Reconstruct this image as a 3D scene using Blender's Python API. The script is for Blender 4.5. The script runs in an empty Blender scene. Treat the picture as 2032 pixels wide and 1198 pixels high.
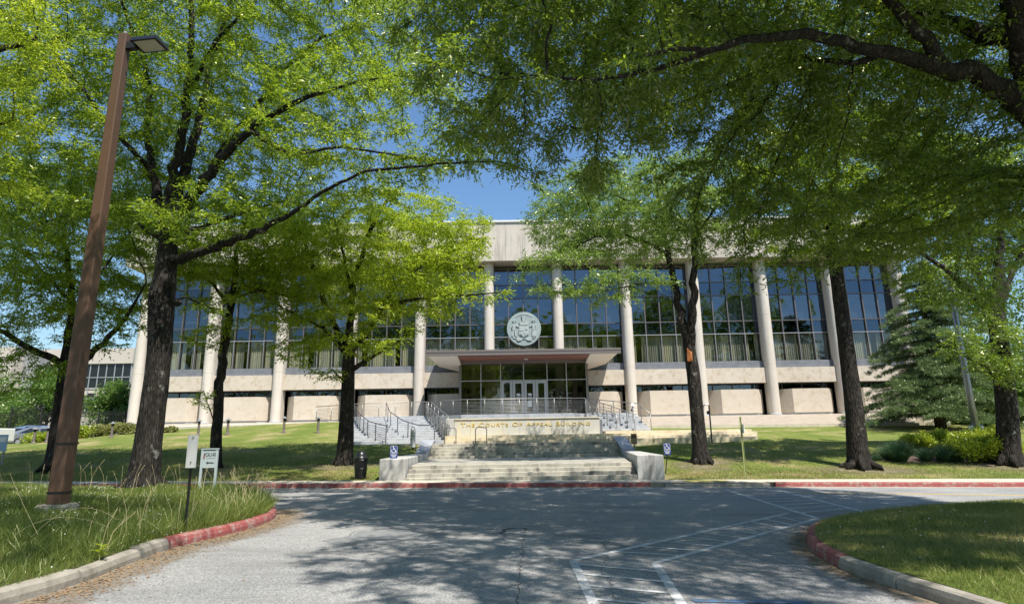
import bpy, math, random
import numpy as np
from mathutils import Vector, Matrix
R = math.radians
rng = np.random.default_rng(11)
random.seed(5)
sc = bpy.context.scene
col = sc.collection

# ------------------------------------------------------------------ camera, world, sun, exposure
F_, YP, PITCH, ROLL, EYE = 1300.0, 544.7, .2438, -.0155, 1.6
cr, sr, cp, sp = math.cos(ROLL), math.sin(ROLL), math.cos(PITCH), math.sin(PITCH)
cam_d = bpy.data.cameras.new("camera")
cam = bpy.data.objects.new("camera", cam_d); col.objects.link(cam)
cam_d.sensor_width = 36.0; cam_d.sensor_fit = 'HORIZONTAL'
cam_d.lens = F_ / 2032 * 36
cam_d.shift_y = -(599 - YP) / 2032
cam_d.clip_start = .1; cam_d.clip_end = 2000
def cam_axes():
    # rays: x = r*cr - q*sr ; up = r*sr + q*cr ; y = cp - up*sp ; z = sp + up*cp
    X = Vector((cr, -sr * sp, sr * cp)); Y = Vector((-sr, -cr * sp, cr * cp)); Z = -Vector((0, cp, sp))
    return X, Y, Z
X_, Y_, Z_ = cam_axes()
cam.matrix_world = Matrix(((X_.x, Y_.x, Z_.x, 0), (X_.y, Y_.y, Z_.y, 0), (X_.z, Y_.z, Z_.z, EYE), (0, 0, 0, 1)))
sc.camera = cam

SUN_EL, SUN_AZ = R(59), R(32)            # azimuth: to the right of straight behind the camera
sd = Vector((math.sin(SUN_AZ) * math.cos(SUN_EL), -math.cos(SUN_AZ) * math.cos(SUN_EL), math.sin(SUN_EL)))
w = bpy.data.worlds.new("World"); sc.world = w; w.use_nodes = True
nt = w.node_tree; bg = nt.nodes['Background']
sky = nt.nodes.new('ShaderNodeTexSky'); sky.sky_type = 'NISHITA'; sky.sun_disc = False
sky.sun_elevation = SUN_EL; sky.sun_rotation = math.pi - SUN_AZ
sky.air_density = 1.5; sky.dust_density = 0; sky.ozone_density = 10
nt.links.new(sky.outputs[0], bg.inputs[0]); bg.inputs[1].default_value = .10
sl = bpy.data.lights.new("sun", 'SUN'); sl.energy = 5.0; sl.angle = R(.5); sl.color = (1, .95, .86)
so = bpy.data.objects.new("sun", sl); col.objects.link(so); so.rotation_euler = sd.to_track_quat('Z', 'Y').to_euler()
sc.view_settings.view_transform = 'Standard'; sc.view_settings.look = 'None'
sc.view_settings.exposure = .6; sc.view_settings.gamma = 1
cy = sc.cycles
cy.max_bounces = 7; cy.diffuse_bounces = 2; cy.glossy_bounces = 3; cy.transmission_bounces = 4; cy.transparent_max_bounces = 8
cy.caustics_reflective = False; cy.caustics_refractive = False
cy.use_adaptive_sampling = True; cy.use_denoising = True

# ------------------------------------------------------------------ measuring helpers: a ray through a photo pixel meets a real plane
K = .012                                   # cross-fall of the road
def ray(u, v):
    r = (u - 1016) / F_; q = -(v - YP) / F_
    up = r * sr + q * cr
    return r * cr - q * sr, cp - up * sp, sp + up * cp
def at(u, v, Y):
    d = ray(u, v); t = Y / d[1]; return Vector((d[0] * t, Y, d[2] * t + EYE))
def road_at(u, v, z0=0.0):
    d = ray(u, v); t = (z0 - EYE) / (d[2] + K * d[0]); return Vector((d[0] * t, d[1] * t, d[2] * t + EYE))
def rz(x): return -K * max(-60, min(60, x))
def sstep(a, b, x):
    t = np.clip((x - a) / (b - a), 0, 1); return t * t * (3 - 2 * t)
YW = 24.05                                 # back edge of the pavement
def lawn_z(x, y):
    x = np.asarray(x, float); y = np.asarray(y, float)
    z0 = .15 - K * np.clip(x, -60, 60)
    zt = np.interp(x, [-60, -45, -34, -27, -14, -6, 6, 12, 40, 60], [1.3, 1.5, 1.8, 2.5, 2.95, 2.9, 2.2, 2.1, 2.0, 1.9])
    t = np.clip((y - YW) / 25.5, 0, 1)
    g = t ** 1.12
    berm = .35 * np.exp(-((y - 33) / 4.5) ** 2) * np.interp(x, [4, 8, 22, 30], [0, 1, 1, 0]) * sstep(24, 29, y)
    z = z0 + (zt - z0) * g + berm
    z = z - (sstep(50, 56, y)) * np.interp(x, [-60, -36, -32], [.0, .1, 0])
    z = z + .38 * np.exp(-((x - 13.6) / 2.6) ** 2 - ((y - 38.6) / 2.4) ** 2)
    z = z + .04 * np.sin(x * .9 + 1.3) * np.sin(y * .7) * sstep(YW, YW + 2, y)
    # cut away under the stairs
    m1 = sstep(-4.75, -4.5, x) * (1 - sstep(5.0, 5.25, x)) * (1 - sstep(34.5, 35, y))
    m2 = sstep(-8.7, -8.3, x) * (1 - sstep(5.2, 5.8, x)) * sstep(35.9, 36.4, y)
    m3 = sstep(5, 5.5, x) * (1 - sstep(8, 9, x)) * sstep(37, 38.5, y)
    return z - .75 * np.clip(m1 + m2 + m3, 0, 1)
def LZ(x, y): return float(lawn_z(x, y))
def on_lawn(u, v, lo=24.2, hi=50):
    best = None
    for Y in np.arange(lo, hi, .1):
        p = at(u, v, Y); d = p.z - LZ(p.x, Y)
        if best is None or abs(d) < best[0]: best = (abs(d), p)
        if d < 0 and Y > lo + .1: break
    p = best[1]; p.z = LZ(p.x, p.y); return p

# ------------------------------------------------------------------ object helpers
def tag(o, label=None, cat=None, group=None, kind=None):
    if label: o['label'] = label
    if cat: o['category'] = cat
    if group: o['group'] = group
    if kind: o['kind'] = kind
    return o
ORG = {}
def thing(name, loc, label, cat, group=None):
    o = bpy.data.objects.new(name, None); col.objects.link(o)
    o.location = loc; o.empty_display_size = .2
    ORG[o] = Vector(loc); return tag(o, label, cat, group)
def mesh_obj(name, verts, faces, mat, parent=None, smooth=False, mats=None, midx=None):
    org = Vector((0, 0, 0))
    if parent is not None: org = ORG[parent]
    v = np.asarray(verts, dtype=np.float64) - np.array(org)
    me = bpy.data.meshes.new(name)
    me.from_pydata([tuple(a) for a in v], [], faces); me.validate()
    for m in (mats or [mat]): me.materials.append(m)
    if midx is not None: me.polygons.foreach_set('material_index', midx)
    if smooth: me.polygons.foreach_set('use_smooth', [True] * len(me.polygons))
    me.update()
    o = bpy.data.objects.new(name, me); col.objects.link(o)
    if parent is not None: o.parent = parent; ORG[o] = org
    else: ORG[o] = Vector((0, 0, 0))
    return o
def fast_mesh(name, V, nper, mat, parent=None, smooth=False, tri=False):
    """V: (n, nper, 3) polygons with nper corners each, no shared corners"""
    org = np.array(ORG[parent]) if parent is not None else np.zeros(3)
    n = V.shape[0]; P = (V.reshape(-1, 3) - org).astype(np.float32)
    me = bpy.data.meshes.new(name)
    me.vertices.add(n * nper); me.vertices.foreach_set('co', P.ravel())
    me.loops.add(n * nper); me.loops.foreach_set('vertex_index', np.arange(n * nper, dtype=np.int32))
    me.polygons.add(n); me.polygons.foreach_set('loop_start', np.arange(0, n * nper, nper, dtype=np.int32))
    me.polygons.foreach_set('loop_total', np.full(n, nper, dtype=np.int32))
    me.materials.append(mat); me.update(calc_edges=True)
    o = bpy.data.objects.new(name, me); col.objects.link(o)
    if parent is not None: o.parent = parent; ORG[o] = ORG[parent]
    return o
class MB:
    def __init__(s): s.v = []; s.f = []
    def add(s, vs, fs):
        n = len(s.v); s.v += [tuple(a) for a in vs]; s.f += [tuple(i + n for i in f) for f in fs]; return s
    def box(s, x0, x1, y0, y1, z0, z1):
        return s.add([(x0,y0,z0),(x1,y0,z0),(x1,y1,z0),(x0,y1,z0),(x0,y0,z1),(x1,y0,z1),(x1,y1,z1),(x0,y1,z1)],
                     [(0,3,2,1),(4,5,6,7),(0,1,5,4),(1,2,6,5),(2,3,7,6),(3,0,4,7)])
    def bev(s, x0, x1, y0, y1, z0, z1, b=.02):
        """box with chamfered upper edges"""
        lo = [(x0,y0),(x1,y0),(x1,y1),(x0,y1)]; hi = [(x0+b,y0+b),(x1-b,y0+b),(x1-b,y1-b),(x0+b,y1-b)]
        vs = [(a,c,z0) for a,c in lo] + [(a,c,z1-b) for a,c in lo] + [(a,c,z1) for a,c in hi]
        fs = [(3,2,1,0),(8,9,10,11)]
        for k in (0,4):
            for i in range(4):
                j=(i+1)%4; fs.append((k+i,k+j,k+4+j,k+4+i))
        return s.add(vs, fs)
    def prism(s, poly, z0, z1):
        """poly: xy list ccw; z0,z1 numbers or lists"""
        n = len(poly); a = z0 if hasattr(z0,'__len__') else [z0]*n; b = z1 if hasattr(z1,'__len__') else [z1]*n
        vs = [(p[0],p[1],a[i]) for i,p in enumerate(poly)] + [(p[0],p[1],b[i]) for i,p in enumerate(poly)]
        fs = [tuple(range(n-1,-1,-1)), tuple(range(n,2*n))] + [(i,(i+1)%n,n+(i+1)%n,n+i) for i in range(n)]
        return s.add(vs, fs)
    def plate(s, pts, y0, y1):
        """polygon in x,z given clockwise or ccw, thick along y"""
        n = len(pts); vs = [(p[0],y0,p[1]) for p in pts] + [(p[0],y1,p[1]) for p in pts]
        fs = [tuple(range(n)), tuple(range(2*n-1,n-1,-1))] + [(i,n+i,n+(i+1)%n,(i+1)%n) for i in range(n)]
        return s.add(vs, fs)
    def tube(s, pts, r, n=8, cap=True):
        P = [Vector(p) for p in pts]; rr = r if hasattr(r,'__len__') else [r]*len(P)
        vs, fs = tube_geo(P, rr, n, cap); return s.add(vs, fs)
    def lathe(s, prof, c, n=16):
        vs=[]; fs=[]
        for (r,z) in prof:
            for k in range(n):
                a=2*math.pi*k/n; vs.append((c[0]+r*math.cos(a), c[1]+r*math.sin(a), c[2]+z))
        for i in range(len(prof)-1):
            for k in range(n):
                j=(k+1)%n; fs.append((i*n+k,i*n+j,(i+1)*n+j,(i+1)*n+k))
        fs.append(tuple(range(n-1,-1,-1))); m=(len(prof)-1)*n; fs.append(tuple(range(m,m+n)))
        return s.add(vs, fs)
    def build(s, name, mat, parent=None, smooth=False): return mesh_obj(name, s.v, s.f, mat, parent, smooth)
def tube_geo(P, rr, n, cap=True, lump=0):
    vs=[]; fs=[]; m=len(P); ref=None
    for i in range(m):
        t = (P[min(i+1,m-1)] - P[max(i-1,0)])
        if t.length < 1e-9: t = Vector((0,0,1))
        t.normalize()
        if ref is None:
            ref = Vector((1,0,0)) if abs(t.x) < .9 else Vector((0,1,0))
        a = (ref - t*ref.dot(t)).normalized(); b = t.cross(a); ref = a
        for k in range(n):
            an = 2*math.pi*k/n; q = rr[i]
            if lump: q *= 1 + lump*math.sin(3*an+i*.35)*.5 + lump*math.sin(7*an+i*.21+1)*.4 + lump*math.sin(i*1.7+k*2.3)*.3
            vs.append(P[i] + a*(math.cos(an)*q) + b*(math.sin(an)*q))
    for i in range(m-1):
        for k in range(n):
            j=(k+1)%n; fs.append((i*n+k,i*n+j,(i+1)*n+j,(i+1)*n+k))
    if cap: fs.append(tuple(range(n-1,-1,-1))); fs.append(tuple(range((m-1)*n,m*n)))
    return vs, fs
def bevel(o, wdt=.01, seg=1):
    m = o.modifiers.new('bevel','BEVEL'); m.width = wdt; m.segments = seg; m.limit_method='ANGLE'; return o
def kids(o): return [c for c in bpy.data.objects if c.parent is o]
def copy_tree(o, parent=None):
    c = o.copy(); col.objects.link(c); c.parent = parent
    for ch in kids(o): copy_tree(ch, c)
    return c
def struct(o, k='structure'): o['kind'] = k; return o
def text_mesh(name, body, size, mat, mw, parent=None, ext=.01, small=False, align='CENTER', space=1.0, off=0.0):
    cu = bpy.data.curves.new(name,'FONT'); cu.body = body; cu.size = size; cu.extrude = ext; cu.align_x = align
    cu.space_character = space; cu.offset = off; cu.resolution_u = 3
    if small:
        cu.small_caps_scale = .8
        for ch in cu.body_format: ch.use_small_caps = True
    t = bpy.data.objects.new('tmp', cu); col.objects.link(t); bpy.context.view_layer.update()
    me = bpy.data.meshes.new_from_object(t.evaluated_get(bpy.context.evaluated_depsgraph_get()))
    bpy.data.objects.remove(t); me.name = name
    org = ORG[parent] if parent is not None else Vector((0,0,0))
    me.transform(Matrix.Translation(-org) @ mw); me.materials.clear(); me.materials.append(mat)
    o = bpy.data.objects.new(name, me); col.objects.link(o)
    if parent is not None: o.parent = parent; ORG[o] = org
    return o

# ------------------------------------------------------------------ materials
def mat(name, base=(.5,.5,.5), rough=.7, metal=0, spec=.5):
    m = bpy.data.materials.new(name); m.use_nodes = True; b = m.node_tree.nodes['Principled BSDF']
    b.inputs['Base Color'].default_value = (*base,1); b.inputs['Roughness'].default_value = rough
    b.inputs['Metallic'].default_value = metal; b.inputs['Specular IOR Level'].default_value = spec
    return m
def N(m, t, **kw):
    n = m.node_tree.nodes.new(t)
    for k,v in kw.items(): setattr(n,k,v)
    return n
def L(m,a,b): m.node_tree.links.new(a,b)
def noise(m, scale, detail=3, rough=.6, coord='Object', stretch=None):
    tc = N(m,'ShaderNodeTexCoord'); n = N(m,'ShaderNodeTexNoise'); n.inputs['Scale'].default_value=scale
    n.inputs['Detail'].default_value=detail; n.inputs['Roughness'].default_value=rough
    if coord=='World':
        g=N(m,'ShaderNodeNewGeometry'); src=g.outputs['Position']
    else: src=tc.outputs[coord]
    if stretch:
        mp=N(m,'ShaderNodeMapping'); mp.inputs['Scale'].default_value=stretch; L(m,src,mp.inputs[0]); src=mp.outputs[0]
    L(m,src,n.inputs['Vector']); return n
def ramp(m, fac, stops):
    r = N(m,'ShaderNodeValToRGB'); e = r.color_ramp.elements
    while len(e) < len(stops): e.new(.5)
    for i,(p,c) in enumerate(stops): e[i].position=p; e[i].color=(*c,1) if len(c)==3 else c
    L(m,fac,r.inputs[0]); return r
def mixc(m, fac, a, b, mode='MIX'):
    x = N(m,'ShaderNodeMix'); x.data_type='RGBA'; x.blend_type=mode
    for i,val in ((0,fac),(6,a),(7,b)):
        if hasattr(val,'node'): L(m,val,x.inputs[i])
        else: x.inputs[i].default_value = val if i==0 else (*val,1)
    return x.outputs[2]
def bump(m, h, strength=.3, dist=.02):
    b=N(m,'ShaderNodeBump'); b.inputs['Strength'].default_value=strength; b.inputs['Distance'].default_value=dist
    L(m,h,b.inputs['Height']); L(m,b.outputs[0],m.node_tree.nodes['Principled BSDF'].inputs['Normal']); return b
def setbase(m, c): L(m,c,m.node_tree.nodes['Principled BSDF'].inputs['Base Color'])
def weathered(name, c1, c2, scale=1.5, rough=.8, stain=None, streak=False, bmp=.15, fine=60):
    m = mat(name, c1, rough); n1 = noise(m, scale, 5, .65, 'World'); r = ramp(m, n1.outputs[0], [(.3,c1),(.7,c2)])
    out = r.outputs[0]
    if stain:
        n2 = noise(m, 2.2, 5, .7, 'World', (1,1,.12) if streak else None)
        r2 = ramp(m, n2.outputs[0], [(.5,(0,0,0)),(.68,(1,1,1))]); out = mixc(m, r2.outputs[0], out, stain)
    n3 = noise(m, fine, 2, .6, 'World'); r3 = ramp(m, n3.outputs[0], [(.2,(.86,.86,.86)),(.8,(1.1,1.1,1.1))])
    out = mixc(m, 1.0, out, r3.outputs[0], 'MULTIPLY'); setbase(m, out); bump(m, n3.outputs[0], bmp, .01); return m
M = {}
# asphalt: grey aggregate, big worn patches, dark oil stains
def asphalt():
    m = mat('asphalt', (.2,.2,.2), .88)
    n1 = noise(m, .35, 6, .6, 'World', (1,.5,1)); base = ramp(m, n1.outputs[0], [(.3,(.235,.235,.24)),(.5,(.29,.288,.287)),(.72,(.34,.335,.325))])
    v = N(m,'ShaderNodeTexVoronoi'); v.inputs['Scale'].default_value=70; g=N(m,'ShaderNodeNewGeometry'); L(m,g.outputs['Position'],v.inputs['Vector'])
    sp_ = ramp(m, v.outputs['Color'], [(.2,(.62,.62,.62)),(.8,(1.4,1.38,1.35))])
    c = mixc(m, 1.0, base.outputs[0], sp_.outputs[0], 'MULTIPLY')
    n2 = noise(m, 1.1, 4, .6, 'World', (.35,1.2,1)); st = ramp(m, n2.outputs[0], [(.5,(0,0,0)),(.72,(.6,.6,.6))])
    c = mixc(m, st.outputs[0], c, (.17,.165,.16))
    n3 = noise(m, 180, 2, .7, 'World'); r3 = ramp(m, n3.outputs[0], [(.3,(.8,.8,.8)),(.7,(1.2,1.2,1.2))])
    c = mixc(m, 1.0, c, r3.outputs[0], 'MULTIPLY')
    v2 = N(m,'ShaderNodeTexVoronoi'); v2.feature='DISTANCE_TO_EDGE'; v2.inputs['Scale'].default_value=.42
    n4 = noise(m, 2.5, 4, .7, 'World'); ad = N(m,'ShaderNodeVectorMath'); ad.operation='ADD'; sc_=N(m,'ShaderNodeVectorMath'); sc_.operation='SCALE'; sc_.inputs['Scale'].default_value=.5
    L(m,n4.outputs['Color'],sc_.inputs[0]); L(m,g.outputs['Position'],ad.inputs[0]); L(m,sc_.outputs[0],ad.inputs[1]); L(m,ad.outputs[0],v2.inputs['Vector'])
    cr_ = ramp(m, v2.outputs['Distance'], [(.0,(.55,.55,.55)),(.006,(1,1,1))])
    n5 = noise(m, .5, 2, .5, 'World'); k5 = ramp(m, n5.outputs[0], [(.5,(1,1,1)),(.58,(0,0,0))])
    cc = mixc(m, k5.outputs[0], cr_.outputs[0], (1,1,1)); c = mixc(m, 1.0, c, cc, 'MULTIPLY')
    setbase(m, c); bump(m, v.outputs['Distance'], .5, .012); return m
M['asphalt'] = asphalt()
def worn(name, colr, under, lo=.42, hi=.56, scale=7):
    m = mat(name, colr, .75); n1 = noise(m, scale, 6, .75, 'World'); n2 = noise(m, 90, 2, .6, 'World')
    a = N(m,'ShaderNodeMath'); a.operation='MULTIPLY_ADD'; a.inputs[1].default_value=.75
    L(m,n1.outputs[0],a.inputs[0]); b=N(m,'ShaderNodeMath'); b.operation='MULTIPLY'; b.inputs[1].default_value=.25; L(m,n2.outputs[0],b.inputs[0]); L(m,b.outputs[0],a.inputs[2])
    r = ramp(m, a.outputs[0], [(lo,(0,0,0)),(hi,(1,1,1))]); setbase(m, mixc(m, r.outputs[0], under, colr)); bump(m,n2.outputs[0],.2,.01); return m
M['paint'] = worn('worn_white_paint', (.58,.585,.59), (.30,.30,.30), .38, .54)
M['yellow'] = worn('worn_yellow_paint', (.66,.42,.06), (.25,.23,.18), .30, .42)
M['bluepaint'] = worn('worn_blue_paint', (.08,.17,.34), (.17,.18,.19), .4, .55)
M['redpaint'] = worn('worn_red_kerb_paint', (.30,.075,.072), (.33,.27,.24), .40, .50, 6)
M['yellowpad'] = worn('yellow_pad', (.75,.6,.12), (.5,.42,.2), .3, .5)
M['patch'] = weathered('asphalt_patch', (.19,.195,.20), (.23,.235,.235), 3, .9, fine=120, bmp=.4)
M['crack'] = mat('crack_filler', (.09,.09,.09), .9)
M['walk'] = weathered('pavement_concrete', (.52,.46,.36), (.60,.54,.44), 1.2, .85, (.42,.37,.29))
M['kerb'] = weathered('kerb_concrete', (.26,.23,.19), (.38,.35,.30), 2.5, .9, (.2,.18,.15), bmp=.5)
M['cream'] = weathered('cream_precast', (.53,.46,.375), (.58,.515,.43), .9, .8, (.49,.40,.30), bmp=.05)
M['cream2'] = weathered('cream_limestone', (.52,.455,.375), (.58,.515,.43), .7, .75, (.42,.34,.24), bmp=.05, fine=25)
M['fascia'] = weathered('fascia_stone', (.50,.445,.38), (.57,.51,.44), .5, .8, (.35,.31,.265), True, .05)
M['column'] = weathered('column_stone', (.56,.505,.44), (.62,.565,.50), .8, .7, (.52,.46,.39), True, .04)
M['slate'] = weathered('grey_slate_band', (.13,.14,.16), (.2,.21,.23), 2, .5)
M['granite'] = weathered('pale_granite', (.36,.37,.385), (.46,.47,.48), 2, .7, (.26,.27,.29), fine=120)
M['stepstone'] = weathered('weathered_step_stone', (.30,.285,.245), (.48,.45,.375), 1.4, .85, (.11,.105,.1), True, .3)
M['beige'] = weathered('yellow_limestone', (.55,.48,.34), (.64,.57,.44), 2.0, .8, (.48,.38,.24))
M['textwall'] = weathered('sign_wall_stone', (.46,.45,.41), (.56,.54,.49), 1.3, .8, (.58,.52,.38), True, .1)
M['cheek'] = weathered('cheek_wall_concrete', (.42,.41,.39), (.52,.51,.49), 1.2, .85, (.2,.19,.18), True, .2)
M['coping'] = weathered('grey_coping', (.30,.32,.35), (.42,.44,.47), 2, .5)
M['apron'] = weathered('brown_exposed_aggregate', (.34,.29,.23), (.42,.36,.29), 1.5, .9, (.3,.25,.19), fine=90)
M['steel'] = mat('brushed_steel', (.30,.29,.27), .4, .6); M['dsteel'] = mat('dark_steel', (.10,.10,.11), .4, .6)
M['bronze'] = mat('bronze_mullion', (.17,.15,.14), .45, .6); M['alum'] = mat('grey_aluminium', (.42,.42,.43), .4, .5)
M['canopy'] = mat('taupe_metal', (.17,.145,.135), .45, .2); M['soffit'] = weathered('red_brown_soffit', (.20,.08,.055), (.24,.10,.07), 1, .6)
M['wing'] = mat('cream_panel', (.66,.58,.50), .6)
def wing_mat():
    m = M['wing']; tc=N(m,'ShaderNodeNewGeometry'); wv=N(m,'ShaderNodeTexWave'); wv.inputs['Scale'].default_value=1.6; wv.bands_direction='DIAGONAL'
    L(m,tc.outputs['Position'],wv.inputs['Vector']); r=ramp(m,wv.outputs['Color'],[(.0,(.5,.43,.36)),(.12,(.68,.6,.52))]); setbase(m,r.outputs[0])
wing_mat()
M['dark'] = mat('dark_recess', (.02,.02,.022), .8); M['black'] = mat('black_metal', (.012,.012,.013), .35, .0, .6)
M['blackm'] = mat('matt_black', (.02,.02,.02), .7)
M['interior'] = mat('dim_interior', (.035,.033,.03), .9)
M['brownpole'] = weathered('brown_painted_steel', (.098,.054,.034), (.115,.064,.042), 3, .5, bmp=.03)
M['lens'] = mat('lamp_lens', (.5,.47,.38), .3)
M['gold'] = mat('gold_letter', (.70,.52,.17), .4, .0)
M['white'] = mat('white_paint', (.75,.75,.75), .5); M['offwhite'] = mat('off_white', (.62,.62,.6), .6)
M['blue'] = mat('sign_blue', (.02,.05,.22), .45); M['grey'] = mat('grey_plastic', (.3,.3,.31), .5)
M['churchgrey'] = mat('pale_grey_green_paint', (.40,.46,.47), .5); M['darkgrey'] = mat('dark_grey', (.06,.06,.065), .5)
M['brownsign'] = mat('brown_sign', (.17,.10,.05), .6); M['tan'] = mat('tan_letter', (.6,.5,.35), .6)
M['ygpost'] = mat('yellow_green_post', (.42,.46,.2), .5)
M['red'] = mat('red', (.5,.02,.02), .4); M['carpaint'] = mat('silver_blue_car_paint', (.25,.32,.42), .25, .5)
M['carpaint2'] = mat('grey_car_paint', (.32,.33,.35), .25, .5); M['carglass'] = mat('car_glass', (.02,.025,.03), .06)
M['rubber'] = mat('rubber', (.02,.02,.02), .9); M['flagmetal'] = mat('pole_aluminium', (.30,.30,.31), .4, .7)
M['brick'] = weathered('red_brick', (.3,.1,.06), (.36,.13,.08), 4, .9)
M['seal'] = weathered('verdigris_bronze', (.24,.30,.29), (.33,.385,.37), 2.5, .6, (.24,.30,.29), True, .1)
M['sealr'] = weathered('verdigris_relief', (.32,.37,.355), (.42,.46,.44), 5, .55, (.2,.22,.21), False, .1)
M['bgconc'] = weathered('grey_far_concrete', (.27,.27,.28), (.33,.33,.34), .3, .9); M['bgcream'] = weathered('far_cream', (.5,.44,.38), (.56,.5,.44), .2, .9)
M['mulch'] = weathered('mulch', (.10,.06,.045), (.2,.13,.10), 6, .95, bmp=.8, fine=30)
M['scar'] = mat('torn_wood', (.45,.16,.05), .8)
M['curtain'] = None
def curtain_mat():
    m = mat('pleated_curtain', (.40,.38,.29), .9); g=N(m,'ShaderNodeNewGeometry'); sx=N(m,'ShaderNodeSeparateXYZ'); L(m,g.outputs['Position'],sx.inputs[0])
    n1 = noise(m, 1.1, 1, .5, 'World', (1,.01,.01)); r = ramp(m,n1.outputs[0],[(.36,(.16,.165,.16)),(.45,(.33,.33,.31)),(.55,(.42,.39,.30)),(.64,(.26,.265,.26))]); setbase(m,r.outputs[0]); return m
M['curtain'] = curtain_mat()
M['blind'] = mat('vertical_blind', (.42,.46,.55), .9)
def glass_mat(name, tint, refl, rcol=(1,1,1), rough=.0):
    m = bpy.data.materials.new(name); m.use_nodes=True; t=m.node_tree; t.nodes.remove(t.nodes['Principled BSDF']); out=t.nodes['Material Output']
    tr=N(m,'ShaderNodeBsdfTransparent'); tr.inputs[0].default_value=(*tint,1); gl=N(m,'ShaderNodeBsdfGlossy'); gl.inputs['Roughness'].default_value=rough; gl.inputs[0].default_value=(*rcol,1)
    mx=N(m,'ShaderNodeMixShader'); lw0=N(m,'ShaderNodeLayerWeight'); lw0.inputs[0].default_value=.5; pw=N(m,'ShaderNodeMath'); pw.operation='POWER'; pw.inputs[1].default_value=5; L(m,lw0.outputs['Facing'],pw.inputs[0]); fr=N(m,'ShaderNodeMath'); fr.operation='MULTIPLY_ADD'; fr.inputs[1].default_value=.95; fr.inputs[2].default_value=.04; L(m,pw.outputs[0],fr.inputs[0])
    a=N(m,'ShaderNodeMath'); a.operation='ADD'; a.inputs[1].default_value=refl; a.use_clamp=True; L(m,fr.outputs[0],a.inputs[0])
    n=noise(m,.5,2,.5,'World'); b=N(m,'ShaderNodeBump'); b.inputs['Strength'].default_value=.1; b.inputs['Distance'].default_value=.3; L(m,n.outputs[0],b.inputs['Height']); L(m,b.outputs[0],gl.inputs['Normal'])
    L(m,a.outputs[0],mx.inputs[0]); L(m,tr.outputs[0],mx.inputs[1]); L(m,gl.outputs[0],mx.inputs[2]); L(m,mx.outputs[0],out.inputs[0]); return m
M['glass'] = glass_mat('tinted_window_glass', (.8,.82,.74), .05)
M['glassblue'] = glass_mat('reflective_window_glass', (.24,.27,.31), .13, (.66,.76,.92))
M['spandrel'] = glass_mat('spandrel_glass', (.0,.0,.0), .09, (.6,.75,1))
M['entryglass'] = glass_mat('entrance_glass', (.35,.36,.33), .06)
def leaf_mat(name, dc, dc2, tc, tc2, gloss=.06, tmix=.42, nscale=.8):
    m = bpy.data.materials.new(name); m.use_nodes=True; t=m.node_tree; t.nodes.remove(t.nodes['Principled BSDF']); out=t.nodes['Material Output']
    g=N(m,'ShaderNodeNewGeometry'); n=N(m,'ShaderNodeTexNoise'); n.inputs['Scale'].default_value=nscale; n.inputs['Detail'].default_value=3; L(m,g.outputs['Position'],n.inputs['Vector'])
    ad=N(m,'ShaderNodeMath'); ad.operation='MULTIPLY_ADD'; ad.inputs[1].default_value=.55; L(m,g.outputs['Random Per Island'],ad.inputs[0])
    ml=N(m,'ShaderNodeMath'); ml.operation='MULTIPLY'; ml.inputs[1].default_value=.75; L(m,n.outputs[0],ml.inputs[0]); L(m,ml.outputs[0],ad.inputs[2])
    c1=ramp(m,ad.outputs[0],[(.3,dc),(.9,dc2)]); c2=ramp(m,ad.outputs[0],[(.3,tc),(.9,tc2)])
    d=N(m,'ShaderNodeBsdfDiffuse'); tr=N(m,'ShaderNodeBsdfTranslucent'); L(m,c1.outputs[0],d.inputs[0]); L(m,c2.outputs[0],tr.inputs[0])
    mx=N(m,'ShaderNodeMixShader'); mx.inputs[0].default_value=tmix; L(m,d.outputs[0],mx.inputs[1]); L(m,tr.outputs[0],mx.inputs[2])
    gl=N(m,'ShaderNodeBsdfGlossy'); gl.inputs['Roughness'].default_value=.38; gl.inputs[0].default_value=(1,1,.72,1)
    m2=N(m,'ShaderNodeMixShader'); m2.inputs[0].default_value=gloss; L(m,mx.outputs[0],m2.inputs[1]); L(m,gl.outputs[0],m2.inputs[2]); L(m,m2.outputs[0],out.inputs[0]); return m
M['leaf'] = leaf_mat('oak_leaf', (.055,.115,.012), (.14,.215,.022), (.22,.38,.015), (.66,.80,.06), .04, .47)
M['leafy'] = leaf_mat('young_yellow_green_leaf', (.12,.19,.018), (.23,.31,.025), (.40,.56,.02), (.80,.90,.08), .03, .47)
M['leafd'] = leaf_mat('deep_green_leaf', (.038,.08,.010), (.10,.16,.02), (.15,.29,.012), (.54,.70,.05), .085, .44)
M['leafbg'] = leaf_mat('far_leaf', (.07,.13,.03), (.13,.21,.05), (.2,.36,.06), (.34,.5,.1), .03)
M['needle'] = leaf_mat('cedar_needle', (.06,.11,.04), (.15,.21,.08), (.12,.22,.06), (.3,.42,.14), .05, .25, 1.5)
M['yshrub'] = leaf_mat('golden_shrub_leaf', (.2,.26,.02), (.32,.38,.03), (.42,.55,.03), (.6,.7,.06), .05, .35, 1.5)
M['dgrass'] = leaf_mat('blue_green_blade', (.03,.075,.045), (.06,.13,.07), (.06,.14,.06), (.12,.24,.10), .06, .3)
M['grass'] = leaf_mat('grass_blade', (.08,.13,.02), (.19,.22,.06), (.2,.34,.04), (.42,.5,.1), .04, .35, .6)
M['lawnblade'] = leaf_mat('lawn_blade', (.12,.165,.03), (.33,.31,.12), (.24,.34,.05), (.5,.5,.18), .03, .3, .5)
M['straw'] = mat('dry_straw', (.42,.36,.2), .9); M['flower'] = mat('white_clover_flower', (.7,.7,.64), .8)
M['litter'] = weathered('dry_leaf_litter', (.20,.11,.05), (.34,.22,.12), 20, .9)
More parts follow.
